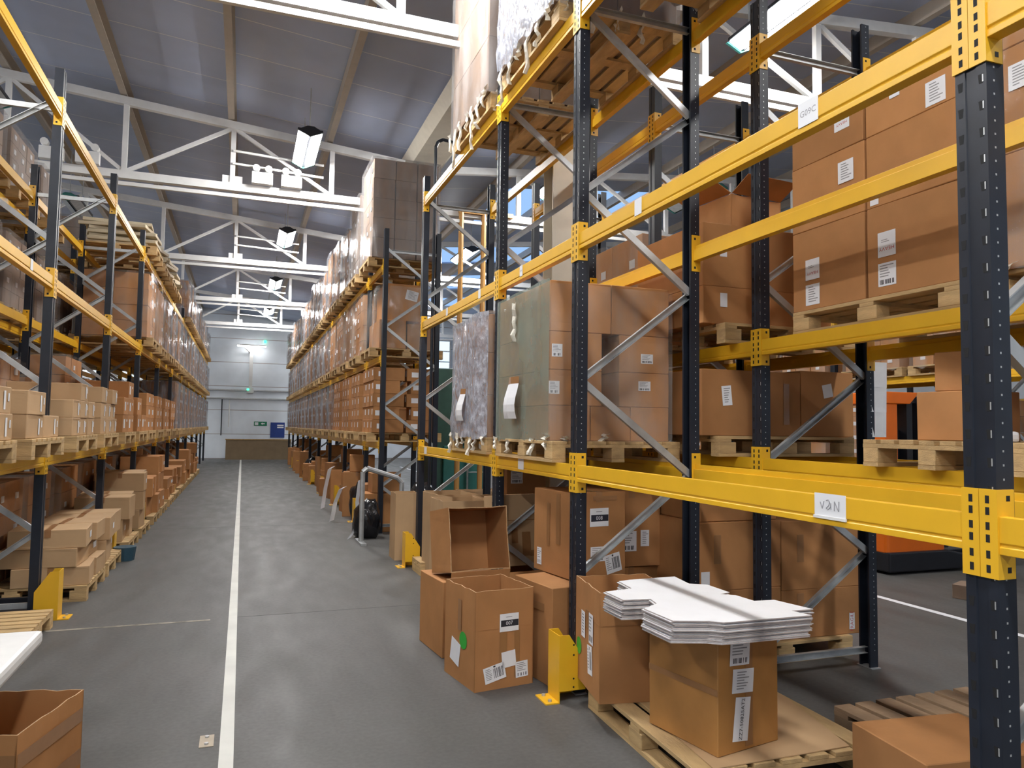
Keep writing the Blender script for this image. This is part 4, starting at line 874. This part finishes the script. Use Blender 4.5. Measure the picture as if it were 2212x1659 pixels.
# floor level of the left rack
pallet(-1.98, 6.55, 0, PI/2, 'pale wooden pallet on the floor under the left rack beside the white table', sx=.8)
tag(link('plastic_tray', MB().box((-.45, -.3, 0), (.45, .3, .03)).box((-.45, -.3, .03), (.45, -.26, .1)).box((-.45, .26, .03), (.45, .3, .1)).box((.41, -.26, .03), (.45, .26, .1)).box((-.45, -.26, .03), (-.41, .26, .1)).mesh('plastic_tray', DARK, .004), None, (-2.0, 7.42, .0)), 'flat black plastic tray on the floor under the left rack behind the pale pallet', 'tray')
pn = 0
for b in range(1, 8):
    for j in range(2):
        y = LF[b]+.9+1.3*j-.25*(j == 0)*(b == 1)+(.0); pn += 1; nm = ORD[pn-1]
        if pn == 1: y = 8.35
        if pn == 2: y = 9.5
        pallet(-1.90, y, 0, PI/2, 'wooden floor pallet under the left rack, %s from the camera' % nm, 'floor pallets of the left rack', full=pn < 5)
        hs = [(.2, 2), (.17, 3), (.24, 2), (.28, 2), (.26, 3), (.3, 2), (.3, 3)][pn % 7]
        for k in range(hs[1]):
            for q in range(2):
                carton(.62, .46, hs[0], -1.66+rnd.uniform(-.06, .05), y-.26+.5*q, .145+k*(hs[0]+.001), rnd.uniform(-.08, .08), 'tan flat carton on the %s floor pallet under the left rack, %s layer, %s' % (nm, ordk(k), ['nearer', 'farther'][q]), 'cartons on the floor pallets of the left rack', TAN if pn < 5 else KRAFT, tape=pn < 5, st=[('+x', .1, 0, .12, .06, 'plain')] if (k+q+pn) % 3 == 0 else ())
        far_load(-2.25, y, .145, 'shaded carton stack deep under the left rack, %s from the camera' % nm, 'shaded stacks under the left rack', .95, pn, fm=CLEAR, sx=.42, sy=1.0, grid=(1, 2, 3))
tag(link('blue_tub', MB().tube((0, 0, 0), (0, 0, .16), .11, 14, 0, .13).mesh('blue_tub', mat('blue_plastic', (.03, .08, .12, 1), .4)), None, (-1.28, 10.05, 0)), 'small dark blue tub on the floor beside the left rack', 'tub')
# rack behind the left rack
k_ = 0
for b in range(0, 6):
    for j in range(2):
        y = LB[b]+.05+.68+1.36*j; k_ += 1; nm = ORD[k_-1]
        for z, lv in ((1.38, 'lower'), (2.88, 'middle'), (4.37, 'top')):
            if lv == 'top' and k_ % 4 == 0: continue
            pallet(-3.26, y, z, PI/2, 'pallet on the %s beams of the rack behind the left rack, %s along' % (lv, nm), 'pallets behind the left rack', full=False)
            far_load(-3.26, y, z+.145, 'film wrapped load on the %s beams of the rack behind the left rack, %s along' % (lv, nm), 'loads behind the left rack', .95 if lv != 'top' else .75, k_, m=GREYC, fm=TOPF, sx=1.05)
# ---------------------------------------------------------------- far right rack
k_ = 0
for b in range(9):
    for j in range(1 if b == 0 else 2):
        y = (12.25 if b == 0 else RFF[b]+.05+.68+1.36*j); k_ += 1; nm = ORD[k_-1]
        lab = lambda lv: 'on %s beams, far right rack, %s from near end' % (lv, nm)
        # lower level
        pallet(2.45, y, 1.40, PI/2, 'pallet '+lab('lower'), 'pallets of the far right rack', full=k_ == 1)
        if k_ <= 4:
            for k in range(5):
                for q in range(3):
                    for c in range(2 if (q == 0) else 1):
                        if k_ == 1 and c == 0 and q == 0 and k == 9: continue
                        sx_ = .42 if k_ == 1 and k in (1, 3) else .5
                        carton(sx_, .345, .205, (2.17 if c == 0 else 2.71)+(.0 if sx_ == .5 else -.03+.06*c), y-.36+.36*q, 1.546+k*.207, rnd.uniform(-.03, .03), 'brown carton in %s stack, far right rack lower beams, %s tier, %s row%s' % (nm, ordk(k), ORD[q], '' if c == 0 else ', rear'), 'brown cartons of the far right rack', tape=False,
                               st=([('-y', -.12, .0, .11, .08, 'plain')] if q == 0 and k_ == 1 else []) + [('-x', .08, .02, .07, .09, 'plain')], m=KRAFT)
        else: far_load(2.45, y, 1.546, 'streaky silvery wrapped load '+lab('lower'), 'wrapped loads of the far right rack', 1.05, k_, sx=1.06)
        pallet(2.45, y, 2.75, PI/2, 'pallet '+lab('middle'), 'pallets of the far right rack', full=k_ == 1)
        if k_ == 1:
            near_load('tilted tan cartons in wrap '+lab('middle'), 2.0, 2.9, y-.5, y+.5, 2.896, [(2.0, 2.43, y-.5, y+.5, 2.896, 3.35, []), (2.45, 2.9, y-.5, y+.5, 2.896, 3.3, []), (2.1, 2.75, y-.45, y+.4, 3.352, 3.95, [('-y', .1, .12, .2, .16, 'lines', -.2)])],
                      [(('-x', '-y', '+x', '+y'), CLEAR, False, .08, 1.0)])
        else: far_load(2.45, y, 2.896, ('brown cartons in clear film ' if k_ < 6 else 'streaky silvery wrapped load ')+lab('middle'), 'wrapped loads of the far right rack', 1.1, k_, sx=1.06, fm=CLEAR if k_ < 6 else FARF, grid=(2, 3, 4))
        pallet(2.40, y, 4.20, PI/2, 'pallet '+lab('top'), 'pallets of the far right rack', full=k_ == 1)
        far_load(2.38, y, 4.346, ('tall brown carton load ' if k_ < 3 else 'streaky silvery wrapped load ')+lab('top'), 'wrapped loads of the far right rack', 1.62 if k_ < 2 else 1.45 if k_ == 2 else 1.15+.1*(k_ % 3), k_, m=GREYC if k_ < 3 else KRAFT, sx=1.12, grid=(3, 3, 5), fm=TOPF if k_ < 3 else FARF)
# clutter on the floor of the far right rack
fl = random.Random(11); q_ = 0
for b in range(0, 8):
    for j in range(2 if b == 0 else 4):
        y = RFF[b]+.35+(.62 if b else .55)*j; q_ += 1
        h = fl.uniform(.4, .8)
        if q_ % 5 == 3:
            sack(2.1+fl.uniform(-.1, .15), y, 0, .22, fl.uniform(.25, .4), 'black sack on the floor under the far right rack, beside the %s floor box' % (ORD[q_] if q_ < 20 else ORD[q_-20]+' far'), q_); continue
        f_ = open_box if fl.random() < .35 else carton
        f_(round(fl.uniform(.42, .6), 1), .45, round(h, 1), 2.1+fl.uniform(-.1, .1), y, 0, fl.uniform(-.15, .15), 'brown box on the floor under the far right rack, %s' % (ORD[q_-1]+' from near end' if q_ <= 20 else ORD[q_-21]+' of the far half'), m=KRAFT, group='floor boxes under the far right rack')
        if fl.random() < .6:
            carton(.45, .4, .3, 2.2+fl.uniform(-.1, .2), y, round(h, 1)+.008, fl.uniform(-.2, .2), 'brown box stacked on another under the far right rack, above the %s floor box' % (ORD[q_-1] if q_ <= 20 else ORD[q_-21]+' far'), 'stacked floor boxes of the far right rack', tape=False)
